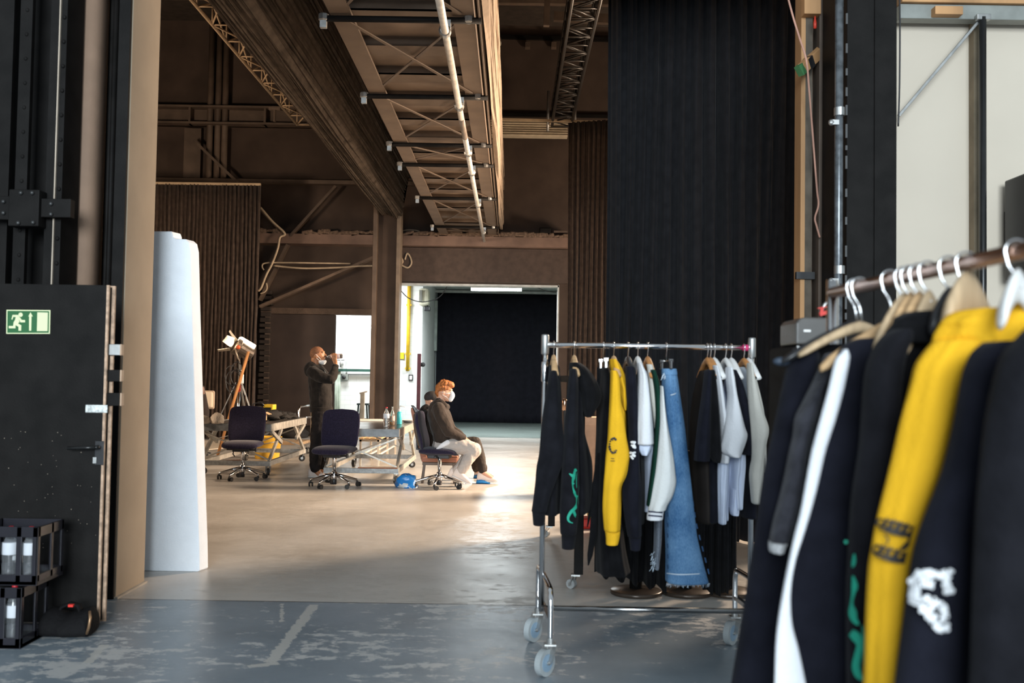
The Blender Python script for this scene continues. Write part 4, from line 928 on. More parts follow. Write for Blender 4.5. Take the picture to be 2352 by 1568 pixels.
flap([(511, 784, -.22), (522, 770, -.3), (545, 778, .02), (533, 800, -.02)]); flap([(528, 757, .15), (545, 779, .08), (542, 784, -.05), (526, 761, -.1)])
flap([(500, 803, -.2), (528, 799, -.08), (529, 805, .1), (501, 807, .2)]); flap([(533, 800, .12), (545, 778, .16), (548, 790, .36), (538, 806, .34)])
y_m = mat('bracket steel', (.30, .25, .2), .4, .6)
MB().tube([tuple(v) for v in (lp(540, 800, -.17), lp(546, 822, -.17), lp(550, 828, 0), lp(548, 822, .17), lp(541, 800, .17))], .014, 8).build('yoke', y_m, c, True)
top = lp(550, 830)
MB().cyl((top.x, LYd, .25), (top.x, LYd, top.z), .017).build('mast', steel, c, True)
MB().cyl((top.x, LYd, .35), (top.x, LYd, lp(551, 885).z), .028).cyl(lp(551, 848) , lp(551, 853), .035).build('outer_mast', chrome, c, True)
MB().cyl((top.x, LYd, lp(551, 898).z), (top.x, LYd, lp(551, 884).z), .036).build('red_collar', mat('red collar', (.5, .05, .03), .5), c, True)
hub = Vector((top.x, LYd, lp(551, 878).z))
for a in (R(200), R(-20), R(80)):
    d = Vector((math.cos(a), math.sin(a), 0))
    MB().beam(hub + d * .05, Vector((top.x, LYd, 0)) + d * .58 + Vector((0, 0, .02)), .03, .014).beam(Vector((top.x, LYd, .4)) + d * .02, Vector((top.x, LYd, 0)) + d * .42 + Vector((0, 0, .30)), .02, .01).build('leg', steel, c)
q = lp(556, 870, -.05); MB().box(q, (.05, .06, .16)).build('clamp', white_plastic, c, bevel=.01)
pts = []
for k in range(40):
    a = k * .62; rr = .11 + .015 * math.sin(k); pts.append(tuple(lp(543, 840) + Vector((rr * math.cos(a) - .02 + .04 * math.sin(k * .3), -.06 + .01 * math.sin(k), rr * 1.5 * math.sin(a) - .1 - .005 * k))))
MB().tube(bez(pts, 3), .008, 6).build('cable_loop', black_plastic, c, True)
l = bpy.data.lights.new('studio_spot', 'SPOT'); l.energy, l.color, l.spot_size, l.shadow_soft_size = 160, (1, .8, .58), R(110), .06
lo = bpy.data.objects.new('studio_spot', l); COL.objects.link(lo); lo.location = ctr + ax * .14
lo.rotation_euler = ax.to_track_quat('-Z', 'Y').to_euler()
lath = MB().beam(P(571, 807, 16.6), F(500, 1048) + Vector((0, 0, .02)), .044, .028)
tag(lath.build('wooden_lath', mat('amber lath', (.42, .20, .075), .5, stretch=(1, 1, .2)), None, bevel=.004), 'long amber wooden lath leaning on the lamp tripod', 'lath')
# ---- trolley, bench, blue bag
c = thing('hand_trolley', 'low trolley with tall chrome push handle behind the cluttered table', 'trolley', (-4.0, 17.8, 0))
tx = P(694, 1000, 17.6).x
MB().span((tx - .62, 17.3, .20), (tx + .05, 18.1, .25)).build('platform', mat('trolley board', (.36, .25, .15), .6), c, bevel=.005)
hp = [(tx - .06, 17.55, .22), (tx - .06, 17.55, .80), (tx - .04, 17.57, .86), (tx + .07, 17.9, .875), (tx + .09, 17.95, .82), (tx + .09, 17.95, .22)]
MB().tube(hp, .02, 10).cyl((tx - .06, 17.55, .66), (tx + .09, 17.95, .66), .016).build('handle', chrome, c, True)
for xx, yy in ((tx - .0, 17.4), (tx, 18.0), (tx - .55, 17.4), (tx - .55, 18.0)):
    mw, mf = MB(), MB(); caster(mw, mf, xx, yy, .06, .4); wh = mw.build('wheel', rubber, c); mf.build('wheel_fork', steel, wh)
c = thing('slatted_bench', 'pale slatted wooden bench seen beneath the bottle table', 'bench', (-2.1, 16.9, 0))
lw = mat('bright beech slat', (.62, .42, .22), .5, var=.12, stretch=(1, .1, 1))
bx0, bx1, by0, by1, bz = P(823, 1072, 15.75).x, P(864, 1072, 15.75).x + .02, 15.75, 18.2, .44
for k in range(4):
    x = bx0 + (bx1 - bx0 + .06) * k / 4; MB().span((x, by0, bz - .025), (x + .07, by1, bz)).build('slat', lw, c, bevel=.003)
wf = mat('white bench frame', (.66, .60, .52), .5)
for yy in (by0 + .05, (by0 + by1) / 2, by1 - .05):
    for xx in (bx0 + .02, bx1): MB().beam((xx, yy, 0), (xx, yy, bz - .02), .03, .03).build('leg', wf, c)
    MB().beam((bx0, yy, bz - .045), (bx1 + .02, yy, bz - .045), .03, .03).build('crossbar', wf, c)
for xx in (bx0 + .02, (bx0 + bx1) / 2, bx1): MB().beam((xx, by0, .17), (xx, by1, .17), .025, .025).build('shoe_rail', wf, c)
q = F(937, 1119)
def sheet_bag(o): pass
mb = MB(); mb.ball((0, 0, 0), (.15, .13, .14), n=18); vs = []
for v in mb.v:
    k = 1 + .35 * noise.noise(v * 9) + .18 * noise.noise(v * 22); u = v * k; vs.append(Vector((u.x, u.y, max(u.z + .03, 0)))+ Vector((q.x, q.y, 0)))
mb.v = vs
bl = bpy.data.materials.new('blue and white plastic'); bl.use_nodes = True; nt = bl.node_tree; L = nt.links.new
tc = nd(nt, 'ShaderNodeTexCoord'); nz = nd(nt, 'ShaderNodeTexNoise'); nz.inputs['Scale'].default_value = 9; rp = nd(nt, 'ShaderNodeValToRGB'); L(tc.outputs['Object'], nz.inputs[0]); L(nz.outputs['Fac'], rp.inputs[0])
rp.color_ramp.interpolation = 'CONSTANT'; rp.color_ramp.elements[0].color = (.02, .20, .55, 1); rp.color_ramp.elements[1].color = (.6, .62, .62, 1); rp.color_ramp.elements[1].position = .54
L(rp.outputs[0], nt.nodes['Principled BSDF'].inputs['Base Color']); nt.nodes['Principled BSDF'].inputs['Roughness'].default_value = .3
tag(mb.build('plastic_bag', bl, None, True), 'crumpled blue and white plastic bag on the floor by a table castor', 'bag')
# ================================================================== PEOPLE
def organic(name, mb, voxel, m, parent, smooth_it=4):
    """merge the tapered limbs into one continuous skin"""
    me = bpy.data.meshes.new('tmp'); me.from_pydata(mb.v, [], mb.f)
    bm = bmesh.new(); bm.from_mesh(me); bmesh.ops.recalc_face_normals(bm, faces=bm.faces); bm.to_mesh(me); bm.free()
    o = bpy.data.objects.new('tmp', me); COL.objects.link(o)
    md = o.modifiers.new('r', 'REMESH'); md.mode = 'VOXEL'; md.voxel_size = voxel
    if smooth_it:
        sm = o.modifiers.new('s', 'SMOOTH'); sm.factor, sm.iterations = .5, smooth_it
    dg = bpy.context.evaluated_depsgraph_get(); res = bpy.data.meshes.new_from_object(o.evaluated_get(dg))
    bpy.data.objects.remove(o); bpy.data.meshes.remove(me)
    off = Vector((0, 0, 0)); q = parent
    while q is not None: off += q.location; q = q.parent
    res.transform(Matrix.Translation(-off)); res.materials.clear(); res.materials.append(m)
    res.polygons.foreach_set('use_smooth', [True] * len(res.polygons)); res.name = name
    ob = bpy.data.objects.new(name, res); COL.objects.link(ob); ob.parent = parent; return ob
def limb(mb, pts, ra, rb=None, n=14, caps=True, sub=4):
    """pts: Vectors; ra in the plane of bending, rb across"""
    rb = rb or ra
    rows = bez([(*p, a, b) for p, a, b in zip(pts, ra, rb)], sub)
    P_ = [Vector(r[:3]) for r in rows]; A = [r[3] for r in rows]; B = [r[4] for r in rows]
    if caps:
        d0, d1 = (P_[0] - P_[1]).normalized(), (P_[-1] - P_[-2]).normalized()
        P_ = [P_[0] + d0 * A[0] * .8, P_[0] + d0 * A[0] * .55] + P_ + [P_[-1] + d1 * A[-1] * .55, P_[-1] + d1 * A[-1] * .8]
        A = [A[0] * .25, A[0] * .75] + A + [A[-1] * .75, A[-1] * .25]; B = [B[0] * .25, B[0] * .75] + B + [B[-1] * .75, B[-1] * .25]
    mb.tube(P_, A, n, True, lat=(0, 1, 0), rb=B); return mb
def shoe(name, heel, toe, w, m, sole_m, parent, h=.10):
    heel, toe = Vector(heel), Vector(toe); d = toe - heel; Ln = d.length; d.normalize(); s = Vector((0, 0, 1)).cross(d); s.normalize(); u = d.cross(s)
    def body(prof, z0f, nm, mm, par):
        rs = []
        for t, ww, hh in prof:
            c0 = heel + d * Ln * t; ring = []
            for k in range(14):
                a = 6.2831853 * k / 14
                ring.append(c0 + s * (ww * w / 2 * math.copysign(abs(math.cos(a)) ** .8, math.cos(a))) + u * (z0f + hh * (.5 + .5 * math.sin(a))))
            rs.append(ring)
        return MB().rings(rs).build(nm, mm, par, True)
    o = body([(0, .45, h * .75), (.04, .72, h), (.15, .80, h * 1.05), (.33, .80, h * 1.0), (.5, .86, h * .72), (.68, .98, h * .56), (.84, .98, h * .48), (.95, .78, h * .38), (1, .35, h * .22)], .012, name, m, parent)
    body([(0, .5, .026), (.06, .80, .028), (.3, .84, .026), (.68, 1.04, .024), (.9, .98, .026), (1.015, .45, .02)], 0, 'sole', sole_m, o)
    return o
def head(mb, c, face, ear_dy, tilt=0., r=1.):
    """cranium, face, jaw, nose, brow, lips, ears; looks along +X"""
    rot = Matrix.Rotation(-tilt, 3, 'Y'); q = lambda x, y, z: c + rot @ Vector((x, y, z)) * r
    mb.ball(c, (.098 * r, .078 * r, .098 * r), rot=rot, n=16)
    mb.ball(q(.035, 0, -.045), (.066 * r, .064 * r, .080 * r), rot=rot, n=14)
    limb(mb, [q(.01, 0, -.075), q(.05, 0, -.105), q(.078, 0, -.108)], [.045 * r, .035 * r, .022 * r], [.058 * r, .045 * r, .026 * r])
    limb(mb, [q(.093, 0, .0), q(.108, 0, -.025), q(.120, 0, -.045)], [.010 * r, .012 * r, .013 * r], [.010 * r, .012 * r, .017 * r])
    limb(mb, [q(.085, -.045, .012), q(.098, 0, .016), q(.085, .045, .012)], [.012 * r] * 3)
    limb(mb, [q(.083, -.022, -.073), q(.098, 0, -.073), q(.083, .022, -.073)], [.010 * r] * 3)
    for s_ in (-1, 1):
        mb.ball(q(-.008, s_ * .078, -.035), (.020 * r, .010 * r, .034 * r), rot=rot @ Matrix.Rotation(s_ * .25, 3, 'Z'), n=10)
    return q
def eyes(q, parent, skin_dark, brow_m):
    for s_ in (-1, 1):
        MB().ball(q(.083, s_ * .032, -.012), (.012, .013, .010), n=8).build('eye', mat('eye white', (.55, .5, .45), .3), parent, True)
        MB().ball(q(.0935, s_ * .033, -.012), (.004, .006, .006), n=6).build('iris', mat('dark iris', (.02, .012, .01), .2), parent, True)
        MB().tube([tuple(q(.094, s_ * .015, .012)), tuple(q(.095, s_ * .035, .016)), tuple(q(.078, s_ * .055, .012))], .005, 6).build('eyebrow', brow_m, parent, True)
skin_d = mat('warm brown skin', (.36, .16, .075), .5, var=.08, scale=12)
skin_l = mat('light skin', (.60, .33, .22), .5, var=.06, scale=12)
hood_b = mat('faded black hoodie', (.014, .0115, .010), .85, var=.25, scale=9, bump=.2, bscale=60, sheen=.08, spec=.15)
hood_k = mat('charcoal brown hoodie', (.033, .024, .019), .85, var=.2, scale=9, bump=.2, bscale=60, sheen=.1, spec=.15)
tr_b = mat('black trousers', (.014, .012, .012), .85, var=.25, scale=10, bump=.2, bscale=40, spec=.15)
tr_g = mat('light grey sweatpants', (.45, .40, .365), .85, var=.06, scale=8, bump=.25, bscale=30, spec=.15)
mask_m = mat('white face mask', (.80, .80, .80), .7, var=.02)
shoe_w = mat('off white sneaker', (.70, .60, .54), .6, var=.05, bump=.1)
sole_w = mat('white sole', (.72, .68, .64), .6)
# ------------------------------------------------------------------ standing man drinking
MY = 13.9
q = lambda px, py, dy=0.: P(px, py, MY + dy)
man = thing('person', 'standing man in black hoodie drinking from a bottle with mask under chin', 'person', (q(728, 1096).x, MY, 0))
mb = MB(); hq = head(mb, q(728.5, 812.5), 1, .078, tilt=.16, r=1.0)
limb(mb, [q(724, 824), q(726, 838), q(729, 852)], [.060, .058, .075], [.058, .058, .09])
limb(mb, [q(731, 852), q(735, 880), q(736, 910), q(737, 945)], [.09, .12, .11, .11], [.15, .17, .15, .16])
limb(mb, [q(716, 854, -.17), q(738, 864, -.22), q(760, 871, -.24)], [.055, .050, .042]); limb(mb, [q(760, 871, -.24), q(767, 853, -.16), q(771.5, 837, -.09)], [.042, .038, .028])
limb(mb, [q(738, 856, .17), q(741, 880, .24), q(745, 902, .26)], [.055, .05, .042]); limb(mb, [q(745, 902, .26), q(752, 924, .22), q(760, 941, .16)], [.042, .036, .026])
for s_, kx, ax, ad in ((-1, 729, 722, -.10), (1, 741, 741, .30)):
    limb(mb, [q(736, 945, s_ * .09), q(kx, 1010, -.11 if s_ < 0 else .21), q(ax, 1075, ad)], [.085, .055, .04])
    limb(mb, [q(ax, 1078, ad), q(ax + 12, 1090, ad)], [.035, .03])
# near hand: palm, four fingers curled round the bottle, thumb on the far side
limb(mb, [q(771.5, 836, -.085), q(769.5, 829, -.066), q(768, 824, -.056)], [.026, .034, .032], [.017, .016, .015], sub=3)
for k, (fx, top) in enumerate(((762.5, 812.6), (766, 811.6), (769.6, 811.4), (772.8, 812.4))):
    limb(mb, [q(fx + (768 - fx) * .35, 826, -.062), q(fx, 820.5, -.060), q(fx - .4, 815, -.052), q(fx - .8, top, -.026), q(fx - .9, top - .4, -.008)], [.0088, .0085, .008, .0075, .007], n=8, sub=3)
limb(mb, [q(767, 828, -.045), q(763.5, 826.2, .0), q(760.8, 821, .036), q(759.8, 816.5, .042)], [.012, .0105, .0095, .0085], n=8, sub=3)
# far hand hanging by the hip
limb(mb, [q(760, 941, .16), q(763, 947, .14), q(765, 951, .13)], [.024, .03, .027], [.015, .015, .013], sub=3)
for k in range(4): limb(mb, [q(763.4 + k * 1.1, 951, .12 + .016 * k), q(764.2 + k, 956 + (k in (1, 2)), .115 + .016 * k), q(763.2 + k, 960.5 + (k in (1, 2)), .115 + .016 * k)], [.0088, .008, .007], n=8, sub=3)
limb(mb, [q(762, 945, .115), q(764.5, 950, .10), q(766, 954, .10)], [.011, .010, .008], n=8, sub=3)
organic('body', mb, .0062, skin_d, man, 3)
eyes(hq, man, None, mat('dark brow', (.05, .025, .015), .8))
cap_ = MB(); sc = q(728.0, 811.6); cap_.ball(sc, (.1005, .0805, .0995), rot=Matrix.Rotation(-.16, 3, 'Y'), n=18)
keep = [v.z > sc.z - .035 + (v.x - sc.x) * .75 for v in cap_.v]
cap_.f = [f for f in cap_.f if all(keep[i] for i in f)]; cap_.m = [0] * len(cap_.f)
cap_.build('hair', mat('close cropped hair', (.20, .085, .04), .8, var=.25, scale=60), man, True)
# mask under the chin, ear loops
mb = MB(); limb(mb, [hq(.03, 0, -.112), hq(.068, 0, -.126), hq(.094, 0, -.118)], [.036, .040, .026], [.058, .052, .036], sub=4)
organic('face_mask', mb, .006, mask_m, man, 2)
mb = MB()
for s_ in (-1, 1):
    mb.tube([tuple(hq(-.002, s_ * .090, -.008)), tuple(hq(.03, s_ * .072, -.055)), tuple(hq(.052, s_ * .058, -.09))], .0035, 6); mb.tube([tuple(hq(.0, s_ * .088, -.06)), tuple(hq(.03, s_ * .068, -.10)), tuple(hq(.05, s_ * .058, -.128))], .0035, 6)
mb.build('ear_loop', mask_m, man, True)
# hoodie
mb = MB()
limb(mb, [q(728, 849), q(733, 866), q(735.5, 885), q(737, 908), q(737, 930), q(737, 939)], [.105, .150, .160, .158, .158, .150], [.15, .205, .20, .19, .185, .178], n=20)
limb(mb, [q(716, 853, -.15), q(736, 865, -.235), q(760, 871, -.25)], [.088, .080, .070]); limb(mb, [q(759, 871.5, -.25), q(766, 857, -.18), q(770.5, 842, -.105)], [.070, .062, .044])
limb(mb, [q(736, 854, .15), q(741, 880, .25), q(745, 902, .275)], [.088, .078, .068]); limb(mb, [q(745, 902, .275), q(752, 924, .235), q(758.5, 938, .17)], [.068, .058, .042])
limb(mb, [q(709, 858), q(708, 848), q(714, 840), q(722, 838)], [.045, .065, .060, .045], [.10, .13, .12, .10])
for s_ in (-1, 1): limb(mb, [q(716, 840, s_ * .06), q(727, 845, s_ * .085), q(737, 852, s_ * .06), q(741, 857, 0)], [.034, .034, .032, .03], n=10)
for k in range(30):                                      # creases
    mb.v = mb.v
ho = organic('hoodie', mb, .0095, hood_b, man, 4)
def crease(o, f, a, seed):
    for v in o.data.vertices:
        c0 = v.co * f + Vector((seed, seed * 2, 0)); n_ = noise.noise(Vector((c0.x, c0.y * 1.2, c0.z * .55))) + .5 * noise.noise(c0 * 2.3)
        v.co += v.normal * (a * n_)
crease(ho, 9, .012, 3)
mb = MB().tube([tuple(q(x, y, d)) for x, y, d in ((745.5, 850, -.10), (747, 854, -.12), (749, 857, -.13))], .005, 6); mb.build('drawstring', mat('pale cord', (.7, .62, .5), .7), man, True)
limb_c = MB(); limb_c.tube([q(768.8, 846.5, -.125), q(770.8, 839, -.10)], [.050, .047], 14, lat=(0, 1, 0)); limb_c.build('cuff', hood_b, man, True)
mb = MB(); limb(mb, [q(737, 934), q(737, 946)], [.162, .150], [.19, .178], n=20, caps=False); mb.build('waistband', hood_b, man, True)
# trousers
mb = MB(); limb(mb, [q(737, 938), q(737, 955)], [.13, .135], [.17, .175])
limb(mb, [q(735, 950, -.09), q(731, 985, -.11), q(728, 1015, -.11), q(725, 1050, -.10), q(724, 1074, -.10)], [.115, .105, .092, .085, .080])
limb(mb, [q(740, 950, .10), q(741, 985, .16), q(741, 1015, .22), q(741, 1045, .28), q(741, 1068, .31)], [.11, .10, .09, .082, .074])
tr = organic('trousers', mb, .010, tr_b, man, 4); crease(tr, 12, .012, 5)
f0 = F(709, 1096); shoe('shoe', (f0.x, 13.86, .0), (f0.x + .245, 13.80, .0), .10, shoe_w, sole_w, man, .115)
shoe('shoe', (q(731, 1086, .32).x, 14.24, 0), (q(731, 1086, .32).x + .24, 14.20, 0), .10, shoe_w, sole_w, man, .115)
# held bottle
a, b_ = q(750.3, 819.3, 0), q(786.5, 817.3, 0); d = (b_ - a).normalized(); rot = d.to_track_quat('Z', 'Y').to_matrix(); Lb = (b_ - a).length
bt = thing('water_bottle', 'clear plastic bottle raised to the mouth of the standing man', 'bottle', a)
MB().lathe([(.010, 0), (.0125, .012), (.014, .02), (.034, .06), (.0345, .10), (.032, .115), (.0345, .13), (.034, Lb - .01), (.026, Lb)], a, 16, rot).build('body', clear, bt, True)
MB().lathe([(.0352, .135), (.0355, .137), (.0355, .175), (.0352, .177)], a, 16, rot).build('label', mat('pinkish label', (.62, .5, .5), .5), bt, True)
# ------------------------------------------------------------------ seated man with ginger hair
SY = 12.83
q = lambda px, py, dy=0.: P(px, py, SY + dy)
sm = thing('person', 'seated person with ginger hair, white mask, dark hoodie and light grey trousers', 'person', (q(1010, 1060).x, SY, 0))
mb = MB(); hq = head(mb, q(1020, 897), 1, .078, tilt=-.03, r=1.0)
limb(mb, [q(1014, 905), q(1012, 920), q(1009, 936)], [.060, .058, .08], [.058, .058, .09])
limb(mb, [q(1008, 935), q(1012, 962), q(1018, 990), q(1018, 1020)], [.09, .115, .11, .11], [.15, .165, .15, .165])
for s_, sh, el, wr in ((-1, (1008, 938), (1028, 990), (1066, 1007.5)), (1, (1014, 938), (1034, 986), (1068, 1006))):
    limb(mb, [q(*sh, s_ * .17), q((sh[0] + el[0]) / 2, (sh[1] + el[1]) / 2 + 1, s_ * .23), q(*el, s_ * .23)], [.055, .05, .042]); limb(mb, [q(*el, s_ * .23), q((el[0] + wr[0]) / 2, (el[1] + wr[1]) / 2, s_ * .19), q(*wr, s_ * .12)], [.042, .036, .026])
    x, y = wr
    limb(mb, [q(x, y, s_ * .12), q(x + 5, y + 3, s_ * .115), q(x + 9, y + 5.5, s_ * .11)], [.018, .016, .014], [.025, .034, .036], sub=3)
    for k in range(4):
        o_ = s_ * (.082 + .018 * k); ln = (1, 1.15, 1.1, .85)[k]
        limb(mb, [q(x + 9, y + 5, o_), q(x + 9 + 4 * ln, y + 6 + 1.2 * ln, o_), q(x + 9 + 6.5 * ln, y + 6 + 4.2 * ln, o_)], [.0088, .008, .007], n=8, sub=3)
    limb(mb, [q(x + 4, y + 3, s_ * .085), q(x + 9, y + 4.5, s_ * .055), q(x + 13, y + 7, s_ * .05)], [.011, .010, .0085], n=8, sub=3)
for s_, kn, an in ((-1, (1093, 1031), (1053, 1082)), (1, (1090, 1030), (1043, 1086))):
    limb(mb, [q(1020, 1022, s_ * .09), q(1058, 1024, s_ * .12), q(*kn, s_ * .14)], [.085, .075, .06]); limb(mb, [q(*kn, s_ * .14), q((kn[0] + an[0]) / 2 - 3, (kn[1] + an[1]) / 2, s_ * .14), q(*an, s_ * .14)], [.06, .052, .036])
    limb(mb, [q(*an, s_ * .14), q(an[0] + 16, an[1] + 16, s_ * .14)], [.034, .028])
organic('body', mb, .0062, skin_l, sm, 3); eyes(hq, sm, None, mat('ginger brow', (.25, .09, .03), .8))
mb = MB()
mb.ball(hq(-.010, 0, .035), (.108, .088, .082), n=14); limb(mb, [hq(-.075, 0, .02), hq(-.088, 0, -.03), hq(-.07, 0, -.075)], [.035, .03, .018], [.07, .066, .05])
limb(mb, [hq(.02, 0, .09), hq(.075, 0, .085), hq(.108, 0, .065)], [.045, .042, .028], [.07, .065, .045])
random.seed(12)
for k in range(46):
    a, e = random.uniform(-2.4, 2.4), random.uniform(.15, 1.4); rr = .10
    mb.ball(hq(-.002 + rr * math.cos(e) * math.cos(a), .084 * math.cos(e) * math.sin(a), .042 + .088 * math.sin(e)), random.uniform(.014, .024), n=6)
for k in range(10): mb.ball(hq(.07 + random.uniform(0, .045), random.uniform(-.05, .05), .075 + random.uniform(-.02, .03)), random.uniform(.015, .022), n=6)
organic('hair', mb, .0055, mat('ginger hair', (.34, .11, .025), .6, var=.45, scale=40, bump=.5, bscale=90), sm, 1)
mb = MB(); limb(mb, [hq(.098, 0, -.022), hq(.108, 0, -.06), hq(.085, 0, -.115)], [.028, .034, .03], [.042, .060, .045], sub=4)
organic('face_mask', mb, .006, mask_m, sm, 2)
mb = MB()
for s_ in (-1, 1): mb.tube([tuple(hq(-.02, s_ * .088, -.02)), tuple(hq(.04, s_ * .075, -.03)), tuple(hq(.085, s_ * .055, -.03))], .003, 6).tube([tuple(hq(-.015, s_ * .088, -.05)), tuple(hq(.04, s_ * .07, -.08)), tuple(hq(.075, s_ * .05, -.11))], .003, 6)
mb.build('ear_loop', mask_m, sm, True)
mb = MB()
limb(mb, [q(1008, 931), q(1007, 948), q(1012, 968), q(1018, 990), q(1020, 1010), q(1019, 1019)], [.095, .142, .152, .150, .140, .13], [.15, .205, .205, .20, .195, .18], n=20)
for s_, sh, el, wr in ((-1, (1007, 938), (1027, 989), (1063, 1006)), (1, (1014, 938), (1036, 985), (1064, 1004))):
    limb(mb, [q(*sh, s_ * .15), q((sh[0] + el[0]) / 2 - 1, (sh[1] + el[1]) / 2, s_ * .24), q(*el, s_ * .24)], [.088, .080, .068]); limb(mb, [q(*el, s_ * .24), q((el[0] + wr[0]) / 2, (el[1] + wr[1]) / 2, s_ * .20), q(*wr, s_ * .125)], [.068, .058, .043])
limb(mb, [q(990, 940), q(995, 931), q(1005, 922), q(1010, 918)], [.035, .05, .05, .035], [.10, .13, .12, .10])
for s_ in (-1, 1): limb(mb, [q(1004, 919, s_ * .06), q(1014, 924, s_ * .085), q(1023, 931, s_ * .065), q(1028, 934, 0)], [.034, .036, .034, .032], n=10)
ho = organic('hoodie', mb, .0095, hood_k, sm, 4); crease(ho, 9, .012, 8)
mb = MB(); limb(mb, [q(1060, 1004.5, -.14), q(1066.5, 1008, -.12)], [.047, .042], caps=False); mb.build('cuff', hood_k, sm, True)
mb = MB(); limb(mb, [q(1012, 1020), q(1030, 1023)], [.125, .12], [.18, .17])
for s_, kn, an in ((-1, (1092, 1032), (1059, 1080)), (1, (1089, 1031), (1049, 1082))):
    limb(mb, [q(1016, 1024, s_ * .09), q(1040, 1024, s_ * .11), q(1068, 1026, s_ * .13), q(kn[0], kn[1], s_ * .14)], [.105, .105, .098, .082]); limb(mb, [q(*kn, s_ * .14), q(kn[0] * .5 + an[0] * .5 - 1, kn[1] * .5 + an[1] * .5, s_ * .14), q(*an, s_ * .14)], [.082, .080, .066])
tr = organic('trousers', mb, .0095, tr_g, sm, 4); crease(tr, 11, .011, 2)
mb = MB(); limb(mb, [q(1001, 1033, -.19), q(1014, 1024, -.205), q(1029, 1015, -.20)], [.010, .030, .034], [.03, .024, .02]); organic('shirt_tail', mb, .008, mat('white shirt', (.66, .66, .68), .8), sm, 2)
for s_, (hx, hy), (tx_, ty) in ((-1, (1037, 1094), (1081, 1115)), (1, (1026, 1094), (1066, 1112))):
    h0, t0 = q(hx, hy, s_ * .14), q(tx_, ty, s_ * .14); t0.z = max(.004, t0.z); shoe('shoe', h0, t0, .10, shoe_w, sole_w, sm, .12)
# ------------------------------------------------------------------ seated person in dark cap behind
TY = 13.58
q = lambda px, py, dy=0.: P(px, py, TY + dy)
tp = thing('person', 'seated person in black cap and black clothes mostly hidden behind the ginger haired one', 'person', (q(990, 1060).x, TY, 0))
mb = MB(); hq = head(mb, q(992, 917), 1, .078, tilt=-.05, r=.98)
limb(mb, [q(987, 925), q(985, 936), q(984, 950)], [.058, .056, .08], [.058, .056, .09])
limb(mb, [q(984, 948), q(990, 975), q(998, 1000), q(1000, 1024)], [.09, .115, .11, .11], [.15, .165, .15, .165])
for s_ in (-1, 1):
    limb(mb, [q(984, 952, s_ * .17), q(994, 976, s_ * .23), q(1006, 997, s_ * .22)], [.055, .05, .042]); limb(mb, [q(1006, 997, s_ * .22), q(1024, 1004, s_ * .17), q(1044, 1010, s_ * .12)], [.042, .036, .026])
    limb(mb, [q(1044, 1010, s_ * .12), q(1049, 1013, s_ * .11), q(1053, 1014, s_ * .11)], [.018, .016, .014], [.025, .034, .036], sub=3)
    for k in range(4): limb(mb, [q(1053, 1013, s_ * (.08 + .018 * k)), q(1057, 1014, s_ * (.08 + .018 * k)), q(1059, 1017, s_ * (.08 + .018 * k))], [.0088, .008, .007], n=8, sub=3)
    limb(mb, [q(1048, 1012, s_ * .085), q(1053, 1013, s_ * .055), q(1056, 1015, s_ * .05)], [.011, .01, .0085], n=8, sub=3)
for s_, kn, an in ((-1, (1091, 1016), (1110, 1084)), (1, (1080, 1018), (1096, 1080))):
    limb(mb, [q(1002, 1030, s_ * .09), q(1045, 1024, s_ * .12), q(*kn, s_ * .15)], [.085, .075, .06]); limb(mb, [q(*kn, s_ * .15), q((kn[0] + an[0]) / 2, (kn[1] + an[1]) / 2, s_ * .17), q(*an, s_ * .2)], [.06, .052, .036]); limb(mb, [q(*an, s_ * .2), q(an[0] + 20, an[1] + 14, s_ * .2)], [.034, .028])
organic('body', mb, .0068, skin_l, tp, 3)
mb = MB(); mb.ball(hq(-.003, 0, .03), (.108, .088, .085), n=14); limb(mb, [hq(.08, 0, .02), hq(.13, 0, .005), hq(.165, 0, -.006)], [.010, .008, .006], [.07, .068, .05])
organic('cap', mb, .006, mat('dark cap', (.022, .018, .017), .8), tp, 2)
mb = MB(); limb(mb, [q(983, 946), q(984, 962), q(990, 982), q(997, 1005), q(1000, 1020)], [.10, .145, .150, .145, .13], [.15, .205, .20, .195, .18], n=18)
for s_ in (-1, 1):
    limb(mb, [q(984, 953, s_ * .15), q(993, 976, s_ * .24), q(1006, 997, s_ * .23)], [.088, .08, .068]); limb(mb, [q(1006, 997, s_ * .23), q(1024, 1004, s_ * .18), q(1041, 1009, s_ * .125)], [.068, .058, .043])
limb(mb, [q(970, 950), q(973, 940), q(981, 933)], [.04, .05, .04], [.11, .13, .11])
for s_ in (-1, 1): limb(mb, [q(978, 933, s_ * .06), q(987, 938, s_ * .085), q(996, 944, s_ * .05)], [.034, .034, .032], n=10)
organic('hoodie', mb, .011, hood_b, tp, 4)
mb = MB(); limb(mb, [q(995, 1022), q(1012, 1026)], [.12, .12], [.18, .17])
for s_, kn, an in ((-1, (1091, 1016), (1109, 1078)), (1, (1080, 1018), (1095, 1075))):
    limb(mb, [q(1000, 1030, s_ * .09), q(1045, 1024, s_ * .12), q(*kn, s_ * .15)], [.105, .10, .085]); limb(mb, [q(*kn, s_ * .15), q((kn[0] + an[0]) / 2, (kn[1] + an[1]) / 2, s_ * .17), q(*an, s_ * .2)], [.085, .076, .066])
tr = organic('trousers', mb, .010, mat('dark brown trousers', (.022, .015, .011), .85, var=.3, bump=.3, bscale=40), tp, 4); crease(tr, 12, .012, 4)
oc_m = mat('blue overshoe film', (.02, .22, .55), .35, var=.2, bump=.5, bscale=60)
